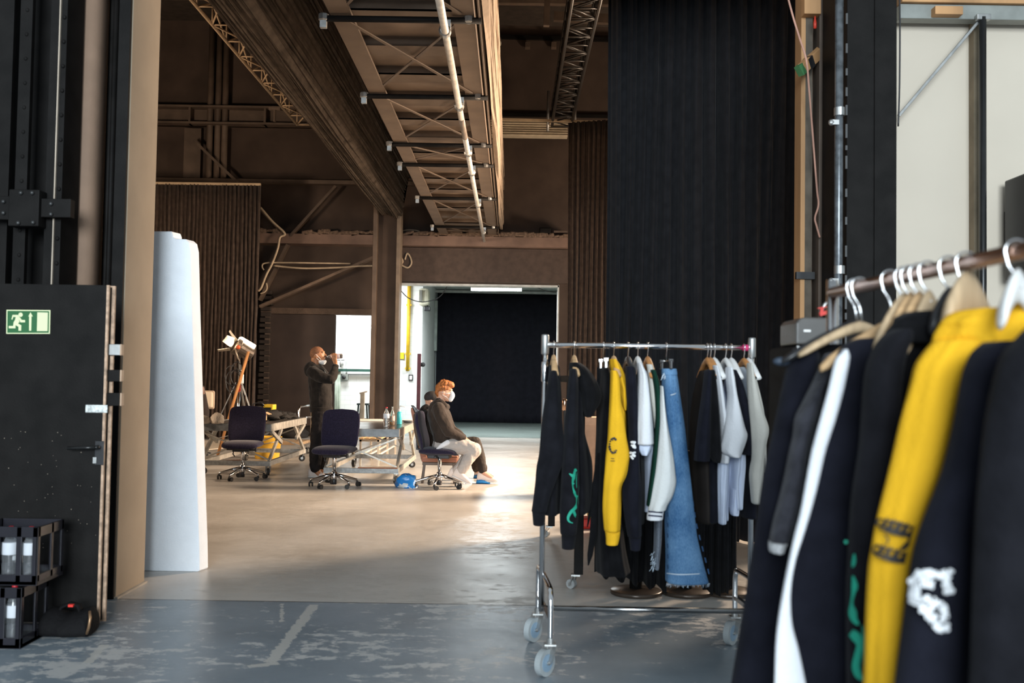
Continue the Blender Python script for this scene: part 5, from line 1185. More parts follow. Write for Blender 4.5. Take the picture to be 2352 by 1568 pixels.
for (a, b_, dy_) in (((1095, 1110), (1152, 1111), -.30), ((1089, 1098), (1128, 1098), .15)):
    h0, t0 = F(*a), F(*b_); s = shoe('shoe', (h0.x, h0.y, .03), (h0.x + .29, h0.y - .02, .012), .105, shoe_w, sole_w, tp, .12)
    rs = []
    for t, ww, hh in ((-.03, .6, .02), (.0, .95, .055), (.2, 1.1, .06), (.45, 1.12, .045), (.62, 1.05, .015)):
        rs.append([Vector((h0.x + .29 * t, h0.y - .02 * t, 0)) + Vector((0, ww * .058 * math.cos(k * .5236), hh * (.5 + .5 * math.sin(k * .5236)))) for k in range(12)])
    MB().rings(rs).build('overshoe', oc_m, tp, True)['label'] = 'blue plastic overshoe'
# ------------------------------------------------------------------ salmon side chair with black jacket
CYr = 13.58
c = thing('upholstered_chair', 'salmon upholstered chair with dark wooden legs under the person in the cap', 'chair', (P(990, 1060, CYr).x, CYr, 0))
k2 = lambda px, py, dy=0.: P(px, py, CYr + dy)
sal = mat('salmon upholstery', (.36, .16, .105), .8, var=.1, bump=.2, bscale=80); wd = mat('dark chair wood', (.10, .06, .035), .45, var=.2, stretch=(1, 1, .2))
rs = []
for (xa, ya), (xb_, yb_) in (((944, 936), (951, 935)), ((944, 945), (957, 945)), ((952, 985), (966, 985)), ((962, 1030), (977, 1028)), ((967, 1056), (982, 1056))):
    rs.append([k2(xa, ya, -.24), k2(xb_, yb_, -.24), k2(xb_, yb_, .24), k2(xa, ya, .24)])
MB().rings(rs).build('backrest', sal, c, bevel=.012)
a, b_ = k2(968, 1049, -.25), k2(1050, 1062, -.25); MB().span((a.x, CYr - .25, b_.z), (b_.x, CYr + .25, a.z)).build('seat', sal, c, bevel=.015)
a2, b2 = k2(970, 1061, -.24), k2(1047, 1069, -.24); MB().span((a2.x, CYr - .24, b2.z), (b2.x, CYr + .24, a2.z)).build('seat_frame', wd, c, bevel=.004)
for dy_ in (-.22, .22):
    for x0_, x1_ in ((975, 970), (1042, 1044)): t_, bt_ = k2(x0_, 1064, dy_), k2(x1_, 1100, dy_); MB().beam(t_, (bt_.x, bt_.y, 0), .035, .045).build('leg', wd, c, bevel=.004)
jk = []
for (xa, ya), (xb_, yb_) in (((943, 930), (950, 931)), ((947, 936), (966, 945)), ((955, 955), (972, 962)), ((962, 985), (975, 985)), ((966, 1010), (972, 1012))):
    jk.append([k2(xa, ya, -.30), k2(xb_, yb_, -.30), k2(xb_, yb_, .26), k2(xa, ya, .26)])
tag(MB().rings(jk).build('leather_jacket', mat('glossy black leather', (.02, .016, .014), .3, var=.2, bump=.3, bscale=20), None, bevel=.012), 'glossy black jacket hung over the salmon chair back', 'jacket')
# ================================================================== CLOTHES RACKS
def decal(front, strokes, name, m, parent, eps=.004):
    """flat print lying on the cloth: strokes of (px, py, half width in px)"""
    mb = MB()
    for st in strokes:
        if len(st) == 1:
            x, y, r = st[0]; ring = [front(x + r * math.cos(k * .628), y + r * math.sin(k * .628), eps) for k in range(10)]; mb.add(ring, [tuple(range(10))]); continue
        pts = bez(st, 5); L_, R_ = [], []
        for i, (x, y, w) in enumerate(pts):
            a, b_ = pts[max(i - 1, 0)], pts[min(i + 1, len(pts) - 1)]; dx_, dy_ = b_[0] - a[0], b_[1] - a[1]; ln = math.hypot(dx_, dy_) or 1
            L_.append(front(x - dy_ / ln * w, y + dx_ / ln * w, eps)); R_.append(front(x + dy_ / ln * w, y - dx_ / ln * w, eps))
        n = len(pts); mb.add(L_ + R_, [(i, i + 1, n + i + 1, n + i) for i in range(n - 1)])
    o = mb.build(name, m, parent, True)
    return o
cloth_k = mat('black sweat cloth', (.0085, .0085, .011), .9, var=.25, scale=14, bump=.25, bscale=160, spec=.10, sheen=.03)
cloth_k2 = mat('soft black jersey', (.0065, .0065, .0075), .9, var=.25, scale=14, bump=.2, bscale=160, spec=.08, sheen=.03)
cloth_n = mat('navy black sweat cloth', (.0085, .009, .0145), .9, var=.2, scale=14, bump=.2, bscale=160, spec=.10, sheen=.03)
cloth_y = mat('yellow sweat cloth', (.78, .43, .02), .85, var=.04, scale=10, bump=.25, bscale=160, spec=.15)
cloth_w = mat('white cotton', (.69, .70, .73), .85, var=.02, scale=10, bump=.2, bscale=120, spec=.15)
cloth_w_shade = mat('shaded white cotton', (.60, .66, .80), .85, var=.03, scale=10, bump=.2, bscale=120, spec=.15)  # white cotton tinted blue to paint the shadow on shirt bodies
cloth_c = mat('ecru cotton', (.53, .51, .46), .85, var=.04, scale=10, bump=.2, bscale=120, spec=.15)
cloth_g = mat('dark grey sweat cloth', (.034, .034, .042), .88, var=.3, scale=30, bump=.3, bscale=160, spec=.15, sheen=.1)
teal = mat('green print', (.01, .30, .20), .7, var=.05)
white_print = mat('white print', (.72, .73, .75), .8, var=.2, scale=60)
ink = mat('dark print', (.03, .028, .03), .8)
def denim(name, c1, c2):
    m = bpy.data.materials.new(name); m.use_nodes = True; nt = m.node_tree; L = nt.links.new; b = nt.nodes['Principled BSDF']
    tc = nd(nt, 'ShaderNodeTexCoord'); n1 = nd(nt, 'ShaderNodeTexNoise'); n1.inputs['Scale'].default_value = 5; n1.inputs['Detail'].default_value = 6; L(tc.outputs['Object'], n1.inputs[0])
    n2 = nd(nt, 'ShaderNodeTexNoise'); n2.inputs['Scale'].default_value = 160; mp = nd(nt, 'ShaderNodeMapping'); mp.inputs['Scale'].default_value = (1.6, 1.6, .5); L(tc.outputs['Object'], mp.inputs[0]); L(mp.outputs[0], n2.inputs[0])
    ad = nd(nt, 'ShaderNodeMath', operation='MULTIPLY_ADD'); ad.inputs[1].default_value = .45; L(n2.outputs['Fac'], ad.inputs[0]); L(n1.outputs['Fac'], ad.inputs[2])
    rp = nd(nt, 'ShaderNodeValToRGB'); rp.color_ramp.elements[0].position, rp.color_ramp.elements[1].position = .5, .95
    rp.color_ramp.elements[0].color, rp.color_ramp.elements[1].color = (*c1, 1), (*c2, 1); L(ad.outputs[0], rp.inputs[0]); L(rp.outputs[0], b.inputs['Base Color'])
    b.inputs['Roughness'].default_value = .9; b.inputs['Specular IOR Level'].default_value = .15; return m
jean = denim('washed blue denim', (.03, .095, .215), (.15, .285, .46)); jean_g = denim('grey denim', (.10, .12, .15), (.30, .33, .38))
stitch = mat('dark seam', (.02, .06, .14), .9); fray = mat('frayed threads', (.42, .50, .58), .9)

# ------------------------------------------------------------------ the chrome rack in the middle
YA = 5.14
rk = thing('clothes_rack', 'chrome clothes rack on castors hung with mixed clothes in the middle', 'rack', (.7, YA, 0), 0)
LX, RX = P(1252, 800, YA).x, P(1727, 800, YA).x
zl, zr = P(1252, 790, YA).z, P(1727, 800, YA).z
zb_ = (zl + zr) / 2
MB().cyl((LX, YA, zb_), (RX, YA, zb_), .0145, n=16).build('rail', chrome, rk, True)
MB().cyl((P(1706, 799, YA).x, YA, zb_), (P(1722, 799, YA).x, YA, zb_), .0165, n=16).build('pink_tape', mat('pink tape', (.55, .03, .14), .5), rk, True)
zbot = P(1450, 1397, YA).z
for X_, s_ in ((LX, 0), (RX, 1)):
    p = MB().cyl((X_, YA, zbot - .02), (X_, YA, zb_ + .045), .014, n=16).build('post', chrome, rk, True)
    MB().lathe([(.017, -.05), (.02, -.045), (.02, .045), (.018, .052), (.004, .054)], (X_, YA, zb_), 16).build('cap', steel, p, True)
    MB().lathe([(.015, 0), (.018, .005), (.018, .10), (.015, .105)], (X_, YA, zb_ - .19), 16).build('sleeve', chrome, p, True)
    yf, yb_ = 4.83, 5.45
    xf_ = X_ + .035; xk_ = X_ - .008; fx = lambda y: xk_ + (xf_ - xk_) * (yb_ - y) / (yb_ - yf)
    MB().tube(bez([(fx(y), y, z) for y, z in ((yb_, .15), (yb_, .34), (yb_ - .02, .385), (yb_ - .07, .405), (yf + .10, .405), (yf + .03, .385), (yf, .33), (yf, .15))], 4), .014, 12).build('foot_loop', chrome, rk, True)
    MB().beam((fx(yf), yf, zbot), (fx(yb_), yb_, zbot), .022, .022).build('foot_bar', chrome, rk)
    for yy in (yf, yb_):
        ft = fx(yy); mw, mf = MB(), MB(); cc = Vector((ft - .026, yy - .02, .065))
        axd = Vector((.80, -.60, 0))
        mw.cyl(cc - axd * .016, cc + axd * .016, .064, n=32)
        wh = mw.build('castor_wheel', mat('grey rubber tyre', (.33, .36, .37), .5), rk)
        MB().cyl(cc - axd * .018, cc + axd * .018, .042, n=20).build('wheel_disc', mat('blue grey wheel disc', (.22, .32, .42), .4), wh)
        for sg_ in (-1, 1): mf.beam(cc + axd * .024 * sg_, Vector((ft, yy, .145)) + axd * .024 * sg_, .034, .004)
        mf.box((ft, yy, .147), (.056, .056, .008)); mf.cyl((ft, yy, .145), (ft, yy, .175), .018); mf.cyl(cc - axd * .028, cc + axd * .028, .009)
        mf.build('castor_fork', steel, wh)
MB().cyl((LX, YA - .02, zbot), (RX, YA - .02, zbot), .0135, n=16).build('base_bar', mat('dark chrome', (.30, .30, .30), .2, 1.), rk, True)

def hook(mb, X_, zb0, Y, zdown, r=.0195, wr=.0028, dirx=False, rot=0.):
    """wire hook over a rail at (X_, Y, zb0): loops over the rail in the plane across it"""
    pts = []
    for k in range(11):
        a = R(-40 + 25 * k); pts.append(Vector((0, r * math.cos(a), r * math.sin(a) + .001)))
    pts += [Vector((0, -r * .5, -r * 1.6)), Vector((0, 0, -r * 2.2)), Vector((0, 0, -zdown))]
    rm = Matrix.Rotation(rot, 3, 'Z')
    mb.tube([tuple(rm @ p + Vector((X_, Y, zb0))) for p in pts], wr, 8); return mb
def hangerA(px, label, m=None, y0=-.2, y1=.2, drop=.115, clips=False, group='hangers on the chrome rack', top=None, tilt=.0):
    X_ = P(px, 795, YA).x
    h = thing('clothes_hanger', label, 'hanger', (X_, YA, zb_), 0, group)
    hook(MB(), X_, zb_, YA, .075 if not clips else .07).build('hook', chrome, h, True)
    if clips:
        MB().cyl((X_, YA - .16, zb_ - .075), (X_, YA + .16, zb_ - .075), .0035, n=8).build('bar', chrome, h, True)
        for yy in (-.15, .15): MB().box((X_, YA + yy, zb_ - .095), (.014, .03, .045)).box((X_, YA + yy, zb_ - .075), (.024, .016, .02)).build('clip', m or chrome, h, bevel=.003)
        return h
    rs = []
    for i in range(13):
        t = -1 + 2 * i / 12; z = zb_ - .058 - .085 * abs(t) ** 1.5; hh = .021 * (1 - .45 * abs(t)); ww = .0125 + .006 * abs(t)
        rs.append([Vector((X_ + ww * math.cos(k * .7854) + tilt * t, YA + .205 * t, z - .012 + hh * math.sin(k * .7854))) for k in range(8)])
    MB().rings(rs).build('shoulder', m or wood, h, True); return h
wwh = mat('white hanger plastic', (.78, .77, .75), .4, var=.02)
for a in ((1272, 'pale wooden hanger at the rail end holding the black sweatshirt', wood), (1319, 'pale wooden hanger holding the black hoodie with green print', wood), (1410, 'pale wooden hanger holding the yellow hoodie on the chrome rack', wood), (1443, 'black hanger holding the dark hoodie right behind the yellow one', black_plastic), (1465, 'white hanger holding the white shirt beside the varsity jacket', wwh), (1488, 'orange wooden hanger holding the varsity jacket', wood_orange),
          (1625, 'orange wooden hanger, first of the pair over the black shirts', wood_orange), (1632, 'orange wooden hanger, second of the pair over the black shirts', wood_orange), (1641, 'white hanger close beside the two orange hangers', wwh), (1667, 'white hanger holding the large white shirt', wwh), (1680, 'white hanger holding the short sleeved black shirt near the rail end', wwh), (1709, 'orange wooden hanger beside the pink tape', wood_orange), (1719, 'white hanger holding the ecru long sleeved shirt', wwh)):
    hangerA(*a)
hangerA(1386, 'chrome clip hanger holding the long black trousers', None, clips=True)
hangerA(1531, 'clip hanger with black clips holding the blue jeans', black_plastic, clips=True)

def garment(name, label, cat, parts, loc=None):
    """parts: (part name, rows, Y, half depth, material, folds)"""
    g = thing(name, label, cat, loc or P(parts[0][1][0][1], parts[0][1][0][0], parts[0][2])); fr = {}
    for k, p in enumerate(parts):
        nm, rows, Y, dep, m = p[:5]; fo = p[5] if len(p) > 5 else (.05, 4, 2.)
        mb, f = px_loft(rows, Y, dep, m=None, folds=fo, seed=k * 1.7 + rows[0][1] * .01, n=28)
        o = mb.build(nm, m, g, True, sub=1); fr.setdefault(nm, (f, o))
    return g, fr
SF = YA - .20       # plane of the sleeves that face the camera
g, fr = garment('sweatshirt', 'plain black sweatshirt at the end of the chrome rack', 'sweatshirt', [
    ('body', [(838, 1262, 1284, .05), (852, 1258, 1286, .16), (930, 1250, 1290, .21), (1040, 1242, 1290, .22), (1150, 1236, 1288, .22), (1174, 1238, 1287, .215)], YA + .05, .2, cloth_k, (.07, 5, 2)),
    ('sleeve', [(850, 1264, 1278), (880, 1257, 1284), (926, 1250, 1288), (985, 1243, 1293), (1040, 1238, 1299), (1075, 1233, 1289), (1110, 1230, 1276), (1150, 1225, 1262), (1176, 1221, 1257)], SF, .055, cloth_k, (.06, 3, 3)),
    ('cuff', [(1174, 1222, 1255), (1184, 1223, 1252), (1207, 1225, 1249)], SF, .038, cloth_k, (.03, 9, 0))])
g, fr = garment('hoodie', 'black hoodie with green print on its sleeve on the chrome rack', 'hoodie', [
    ('body', [(848, 1312, 1334, .05), (870, 1310, 1338, .17), (959, 1306, 1340, .21), (1068, 1306, 1350, .21), (1150, 1306, 1352, .21), (1172, 1308, 1350, .21)], YA + .05, .2, cloth_k, (.07, 5, 2)),
    ('sleeve', [(846, 1309, 1324), (880, 1304, 1328), (951, 1298, 1328), (1010, 1295, 1328), (1067, 1291, 1330), (1130, 1288, 1331), (1178, 1286, 1330), (1230, 1288, 1325)], SF - .02, .055, cloth_k, (.05, 3, 3)),
    ('cuff', [(1228, 1289, 1323), (1240, 1290, 1322), (1261, 1291, 1319)], SF - .02, .04, cloth_k, (.03, 9, 0)),
    ('far_sleeve', [(900, 1322, 1336), (985, 1318, 1342), (1040, 1318, 1356), (1068, 1320, 1360), (1105, 1324, 1360), (1150, 1330, 1357), (1172, 1332, 1354)], YA + .0, .06, cloth_k2, (.06, 3, 3)),
    ('hood', [(832, 1308, 1330), (846, 1307, 1350), (868, 1309, 1366), (888, 1316, 1376), (906, 1324, 1382), (926, 1330, 1378), (944, 1338, 1366), (958, 1343, 1357)], YA - .07, .10, cloth_k2, (.08, 4, 4))])
f, _ = fr['sleeve']
decal(f, [[(1321, 1076, 2), (1322, 1085, 5), (1320, 1100, 6.5), (1322, 1115, 8), (1323, 1130, 6), (1324, 1141, 3)], [(1307, 1087, .6), (1313, 1091, 3), (1318, 1094, 4)], [(1327, 1082, 1), (1326, 1100, 3), (1327, 1120, 3)],
          [(1325, 1138, 2.5), (1326, 1155, 3), (1321, 1166, 3.5), (1311, 1176, 3.5), (1305, 1188, 3), (1307, 1197, 2), (1316, 1201, .8)], [(1321, 1182, 2), (1318, 1174, 3), (1323, 1186, 2.5), (1327, 1176, 1)], [(1314, 1108, 1), (1318, 1112, 3)], [(1316, 1120, 1), (1320, 1132, 3)]], 'green_print', teal, g)
g, fr = garment('trousers', 'long wide black trousers clipped beside the yellow hoodie', 'trousers', [
    ('legs', [(845, 1381, 1399, .10), (883, 1380, 1402, .17), (960, 1372, 1406, .17), (1080, 1366, 1412, .17), (1170, 1366, 1424, .17), (1260, 1368, 1436, .17), (1316, 1370, 1448, .17)], YA + .12, .17, cloth_k2, (.10, 6, 1))])
mb = MB().tube([tuple(P(*v, YA + .0)) for v in ((1376, 1040), (1366, 1150), (1362, 1230), (1355, 1275), (1351, 1298))], [.012, .016, .018, .014, .003], 8, rb=.005, lat=(0, 1, 0)).tube([tuple(P(*v, YA + .02)) for v in ((1372, 1060), (1358, 1160), (1349, 1210))], [.008, .012, .003], 8, rb=.005, lat=(0, 1, 0))
mb.build('hanging_strap', cloth_k2, g, True)
g, fr = garment('hoodie', 'yellow hoodie hanging on the chrome rack', 'hoodie', [
    ('body', [(850, 1408, 1420, .05), (880, 1404, 1428, .16), (960, 1400, 1438, .20), (1080, 1396, 1432, .20), (1180, 1384, 1424, .20), (1200, 1384, 1424, .2)], YA + .06, .2, cloth_y, (.06, 5, 2)),
    ('sleeve', [(850, 1402, 1416), (869, 1402, 1423), (926, 1400, 1427), (959, 1398, 1434), (1010, 1395, 1441), (1042, 1392, 1447), (1065, 1390, 1445), (1092, 1388, 1439), (1122, 1386, 1427), (1170, 1384, 1427), (1222, 1388, 1425)], SF - .04, .055, cloth_y, (.05, 3, 3)),
    ('cuff', [(1219, 1389, 1425), (1230, 1391, 1424), (1252, 1392, 1419)], SF - .04, .04, cloth_y, (.03, 9, 0)),
    ('hood', [(824, 1400, 1414), (838, 1400, 1424), (858, 1406, 1434), (878, 1411, 1441), (895, 1416, 1445), (915, 1421, 1442), (932, 1425, 1439), (942, 1430, 1436)], YA - .08, .09, cloth_y, (.08, 4, 4))])
f, _ = fr['sleeve']; random.seed(31)
st = []
for k in range(13):
    a = R(40 + k * 22); x, y = 1409 + 9 * math.cos(a), 1023 + 17 * math.sin(a)
    st.append([(x, y, random.uniform(1.6, 3))]); st.append([(x, y, 1.2), (x + random.uniform(-5, 5), y + random.uniform(-5, 5), .4)])
st += [[(1403, 1052, .6), (1411, 1053, .6)], [(1402, 1058, .6), (1412, 1058, .7)]]
decal(f, st, 'dark_print', ink, g)
g, fr = garment('hoodie', 'dark hoodie with small white print right behind the yellow one', 'hoodie', [
    ('body', [(842, 1440, 1458, .05), (880, 1438, 1462, .17), (1000, 1436, 1472, .2), (1120, 1436, 1478, .2), (1200, 1438, 1476, .2)], YA + .06, .2, cloth_k2, (.06, 5, 2)),
    ('sleeve', [(840, 1436, 1456), (872, 1437, 1462), (926, 1440, 1466), (1000, 1444, 1468), (1070, 1438, 1470), (1125, 1430, 1474), (1180, 1434, 1474), (1235, 1442, 1474)], SF + .02, .055, cloth_n, (.05, 3, 3)),
    ('cuff', [(1233, 1444, 1473), (1245, 1446, 1472), (1264, 1448, 1470)], SF + .02, .04, cloth_n, (.03, 9, 0))])
f, _ = fr['sleeve']; random.seed(4)
decal(f, [[(1454 + random.uniform(-5, 5), 1022 + random.uniform(-8, 8), random.uniform(2, 3.6))] for k in range(12)] + [[(1453 + random.uniform(-5, 5), 1045 + random.uniform(-10, 10), random.uniform(2, 3.6))] for k in range(12)], 'white_print', white_print, g)
g, fr = garment('shirt', 'white short sleeved shirt between dark hoodie and varsity jacket', 'shirt', [
    ('body', [(850, 1466, 1484, .05), (880, 1468, 1490, .16), (1022, 1470, 1500, .2), (1060, 1473, 1500, .2), (1130, 1474, 1498, .2), (1170, 1471, 1490, .2)], YA + .06, .2, cloth_w_shade, (.10, 6, 2)),
    ('sleeve', [(832, 1463, 1471), (861, 1466, 1486), (900, 1465, 1492), (931, 1464, 1496), (985, 1461, 1500), (1022, 1459, 1503)], SF, .06, cloth_w, (.05, 3, 2)),
    ('hem_fold', [(1020, 1462, 1500), (1032, 1466, 1496), (1046, 1474, 1488)], SF + .02, .04, cloth_w_shade, (.06, 4, 2))])
g, fr = garment('varsity_jacket', 'white and green varsity jacket with two stripes on its cuff', 'jacket', [
    ('body', [(842, 1488, 1500, .06), (880, 1488, 1512, .17), (960, 1490, 1520, .2), (1080, 1490, 1530, .2), (1165, 1490, 1530, .2)], YA + .06, .2, mat('dark green cloth', (.006, .035, .022), .85, spec=.15), (.05, 5, 2)),
    ('front_panel', [(836, 1484, 1498), (850, 1487, 1502), (900, 1492, 1507), (960, 1500, 1509), (985, 1503, 1508)], SF + .04, .03, cloth_c, (.04, 3, 1)),
    ('sleeve', [(885, 1515, 1521), (925, 1514, 1526), (968, 1514, 1532), (1010, 1511, 1540), (1051, 1507, 1547), (1085, 1503, 1551), (1110, 1499, 1552), (1140, 1494, 1544), (1160, 1490, 1533), (1172, 1489, 1528)], SF - .02, .06, mat('white wool sleeve', (.66, .67, .66), .8, var=.02, bump=.2, bscale=90), (.04, 4, 2)),
    ('cuff', [(1170, 1488, 1525), (1180, 1486, 1524), (1194, 1485, 1522)], SF - .02, .048, cloth_w, (.03, 11, 0)),
    ('green_stripe', [(848, 1494, 1505), (875, 1500, 1513), (907, 1504, 1516), (960, 1506, 1515), (1023, 1501, 1511), (1090, 1494, 1504), (1163, 1485, 1490)], SF - .0, .045, mat('dark green cloth', (.006, .035, .022), .85, spec=.15), (.02, 3, 1))])
f, _ = fr['cuff']
for yy in (1175, 1184): decal(f, [[(1489, yy - 1, 1.6), (1500, yy, 1.6), (1512, yy + 1, 1.6), (1522, yy + 2, 1.6)]], 'cuff_stripe', mat('navy stripe', (.015, .02, .05), .8), g, eps=.006)
g, fr = garment('jeans', 'flared blue jeans with frayed hem clipped on the chrome rack', 'jeans', [
    ('legs', [(848, 1520, 1552, .04), (870, 1520, 1556, .06), (900, 1520, 1560, .07), (978, 1524, 1572, .075), (1050, 1528, 1580, .07), (1120, 1528, 1588, .07), (1200, 1526, 1597, .075), (1242, 1527, 1604, .08), (1300, 1528, 1618, .09), (1338, 1528, 1630, .095)], YA - .10, .07, jean, (.05, 4, 2)),
    ('waistband', [(846, 1519, 1554, .043), (852, 1519, 1555, .05), (862, 1519, 1556, .058)], YA - .10, .05, jean, (.02, 4, 0))])
f, _ = fr['legs']
random.seed(8)
st = [[(1550 + (yy - 870) * .147 + (max(0, yy - 1200) * .11), yy, 1.7), (1550 + (yy + 12 - 870) * .147 + (max(0, yy - 1190) * .11), yy + 12, 1.5)] for yy in range(890, 1310, 26)]
st += [[(1533, yy, 1.2), (1534, yy + 10, 1.2)] for yy in range(1080, 1310, 24)]
decal(f, st, 'seam_stitching', stitch, g)
decal(f, [[(1531, 1316, 1.2), (1560, 1319, 1.4), (1595, 1318, 1.2), (1622, 1316, 1.2)], [(1540, 907, 1), (1548, 905, 1.5), (1554, 902, 1)]], 'hem_seam', fray, g)
mb = MB()
for k in range(70):
    x = random.uniform(1529, 1630); th = R(180 + 180 * (x - 1528) / 102); p = P(x, 1339, YA - .10 - .08 * math.sin(math.pi * (x - 1528) / 102)); mb.cyl(p, p + Vector((random.uniform(-.006, .006), 0, -random.uniform(.008, .024))), .0012, .0006, n=4)
for k in range(9): p = P(1523 + random.uniform(-2, 4), 856 + k * 1.3, YA - .14); mb.cyl(p, p + Vector((random.uniform(-.012, .004), random.uniform(-.01, 0), -.014)), .0016, n=4)
o = mb.build('frayed_threads', fray, g); o['kind'] = 'stuff'
g, fr = garment('jeans', 'narrow grey jeans with ripped hem hanging beside the flared blue pair', 'jeans', [
    ('legs', [(1100, 1504, 1524), (1190, 1503, 1521), (1250, 1502, 1518), (1290, 1500, 1514), (1306, 1503, 1511)], YA + .02, .06, jean_g, (.08, 4, 2))])
mb = MB()
for k in range(34):
    p = P(random.uniform(1496, 1506), random.uniform(1262, 1305), YA - .03); mb.cyl(p, p + Vector((random.uniform(-.014, .006), 0, -random.uniform(.006, .02))), .0014, n=4)
o = mb.build('frayed_threads', fray, g); o['kind'] = 'stuff'
g, fr = garment('shirt', 'faded black long shirt, first of the black shirts past the blue jeans', 'shirt', [
    ('body', [(850, 1608, 1622, .05), (880, 1604, 1624, .16), (959, 1590, 1626, .2), (1057, 1588, 1636, .2), (1200, 1592, 1642, .2)], YA + .08, .2, mat('faded black jersey', (.024, .020, .018), .9, spec=.1), (.06, 5, 2))])
g, fr = garment('shirt', 'short sleeved black shirt under the first orange hanger of the pair', 'shirt', [
    ('body', [(850, 1619, 1632, .05), (900, 1614, 1636, .17), (1050, 1606, 1646, .2), (1198, 1604, 1645, .2)], YA + .06, .2, cloth_n, (.06, 5, 2)),
    ('sleeve', [(848, 1619, 1633), (900, 1613, 1634), (944, 1607, 1633), (1000, 1600, 1632), (1050, 1595, 1631), (1058, 1596, 1630)], SF, .06, cloth_n, (.05, 3, 2))])
g, fr = garment('shirt', 'short sleeved black shirt under the second orange hanger of the pair', 'shirt', [
    ('sleeve', [(848, 1632, 1639), (890, 1632, 1645), (944, 1631, 1650), (1000, 1631, 1654), (1045, 1631, 1657), (1062, 1640, 1653)], SF - .02, .055, cloth_k2, (.05, 3, 2)),
    ('body', [(850, 1634, 1640, .05), (900, 1632, 1646, .17), (1050, 1630, 1650, .2), (1195, 1628, 1648, .2)], YA + .06, .2, cloth_k2, (.05, 5, 2))])
g, fr = garment('shirt', 'white shirt squeezed between black shirts and the large white one', 'shirt', [
    ('sleeve', [(838, 1638, 1646), (870, 1641, 1656), (944, 1650, 1666), (1000, 1655, 1672), (1040, 1655, 1676), (1064, 1654, 1674)], SF + .03, .05, cloth_w, (.05, 3, 2)),
    ('body', [(850, 1642, 1652, .05), (950, 1648, 1664, .18), (1050, 1640, 1668, .2), (1120, 1642, 1662, .2), (1190, 1646, 1662, .18)], YA + .10, .2, cloth_w_shade, (.12, 6, 2))])
g, fr = garment('shirt', 'large white shirt with wide sleeve on the chrome rack', 'shirt', [
    ('sleeve', [(842, 1668, 1680), (870, 1668, 1686), (907, 1672, 1692), (944, 1668, 1702), (980, 1663, 1711), (1002, 1660, 1716), (1036, 1656, 1706), (1050, 1676, 1700)], SF - .01, .06, cloth_w, (.05, 3, 2)),
    ('body', [(850, 1668, 1682, .05), (920, 1668, 1694, .18), (1045, 1664, 1702, .2), (1100, 1662, 1698, .2), (1165, 1668, 1694, .19)], YA + .03, .19, cloth_w_shade, (.14, 6, 2)),
    ('hem_drape', [(1050, 1648, 1676), (1100, 1648, 1673), (1160, 1649, 1669), (1204, 1651, 1667)], YA - .12, .05, cloth_w_shade, (.10, 4, 2)),
    ('hem_drape', [(1120, 1680, 1697), (1150, 1679, 1695), (1172, 1677, 1697), (1183, 1680, 1694)], YA - .10, .05, cloth_w_shade, (.10, 4, 2))])
g, fr = garment('shirt', 'short sleeved black shirt between the large white and ecru shirts', 'shirt', [
    ('sleeve', [(848, 1680, 1688), (882, 1684, 1706), (930, 1692, 1720), (975, 1700, 1736), (1014, 1704, 1744), (1045, 1704, 1732)], SF + .03, .055, cloth_n, (.05, 3, 2)),
    ('body', [(850, 1682, 1690, .05), (950, 1694, 1712, .18), (1045, 1695, 1728, .2), (1120, 1694, 1728, .2), (1185, 1694, 1726, .2)], YA + .07, .2, cloth_n, (.05, 5, 2))])
f, _ = fr['body']
g, fr = garment('shirt', 'pale denim shirt under the orange hanger beside the pink tape', 'shirt', [
    ('body', [(842, 1698, 1712, .06), (880, 1700, 1722, .16), (960, 1706, 1730, .18), (1040, 1712, 1736, .18)], YA + .02, .18, mat('pale denim white', (.55, .60, .66), .85, var=.06), (.05, 5, 2))])
g, fr = garment('shirt', 'ecru long sleeved shirt at the far end of the chrome rack', 'shirt', [
    ('sleeve', [(832, 1717, 1725), (882, 1717, 1737), (944, 1721, 1753), (984, 1725, 1766), (1015, 1727, 1761), (1052, 1727, 1754), (1075, 1723, 1753), (1100, 1722, 1752), (1158, 1727, 1746)], SF - .04, .05, cloth_c, (.05, 3, 3)),
    ('body', [(850, 1720, 1730, .05), (950, 1726, 1746, .16), (1050, 1728, 1748, .17), (1080, 1729, 1747, .17)], YA + .07, .17, cloth_c, (.05, 5, 2))])
# ------------------------------------------------------------------ black drapes on round base stands behind
for k, (px, lb) in enumerate(((1461, 'round based black stand under the drape behind the yellow hoodie'), (1577, 'round based black stand standing behind the blue jeans'), (1672, 'round based black stand beside the rack castor'))):
    b0 = F(px, 1363); s = thing('base_stand', lb, 'stand', (b0.x, b0.y, 0), 0, 'round based drape stands')
    MB().lathe([(.165, 0), (.172, .004), (.172, .022), (.165, .028), (.03, .034)], b0, 32).build('base_plate', mat('brown black base plate', (.055, .04, .03), .3, .3, rvar=.1), s, True)
    MB().cyl(b0 + Vector((0, .02, .03)), b0 + Vector((0, .02, .95)), .042, n=18).build('pole', black_paint, s, True)
def drape(label, xa, xb_, Y, hem, seed):
    x0_, x1_ = P(xa, 1200, Y).x, P(xb_, 1200, Y).x; random.seed(seed); n = 70; rs = []
    for r in range(9):
        t = r / 8; ring = []
        for i in range(n + 1):
            u = i / n; zz = 1.5 + (hem(u) - 1.5) * t
            ring.append(Vector((x0_ + (x1_ - x0_) * u, Y + .035 * math.sin(u * 30 + seed) * (.5 + .5 * t) + .02 * math.sin(u * 71 + 2 * t), zz)))
        rs.append(ring)
    tag(MB().rings(rs, cap=False, closed=False).build('black_drape', cloth_k2, None, True, solid=.01), label, 'drape', 'drapes behind the chrome rack')
drape('black drape hanging low behind the yellow and dark hoodies', 1369, 1530, 6.55, lambda u: .155 - .10 * u + .018 * math.sin(u * 30), 1)
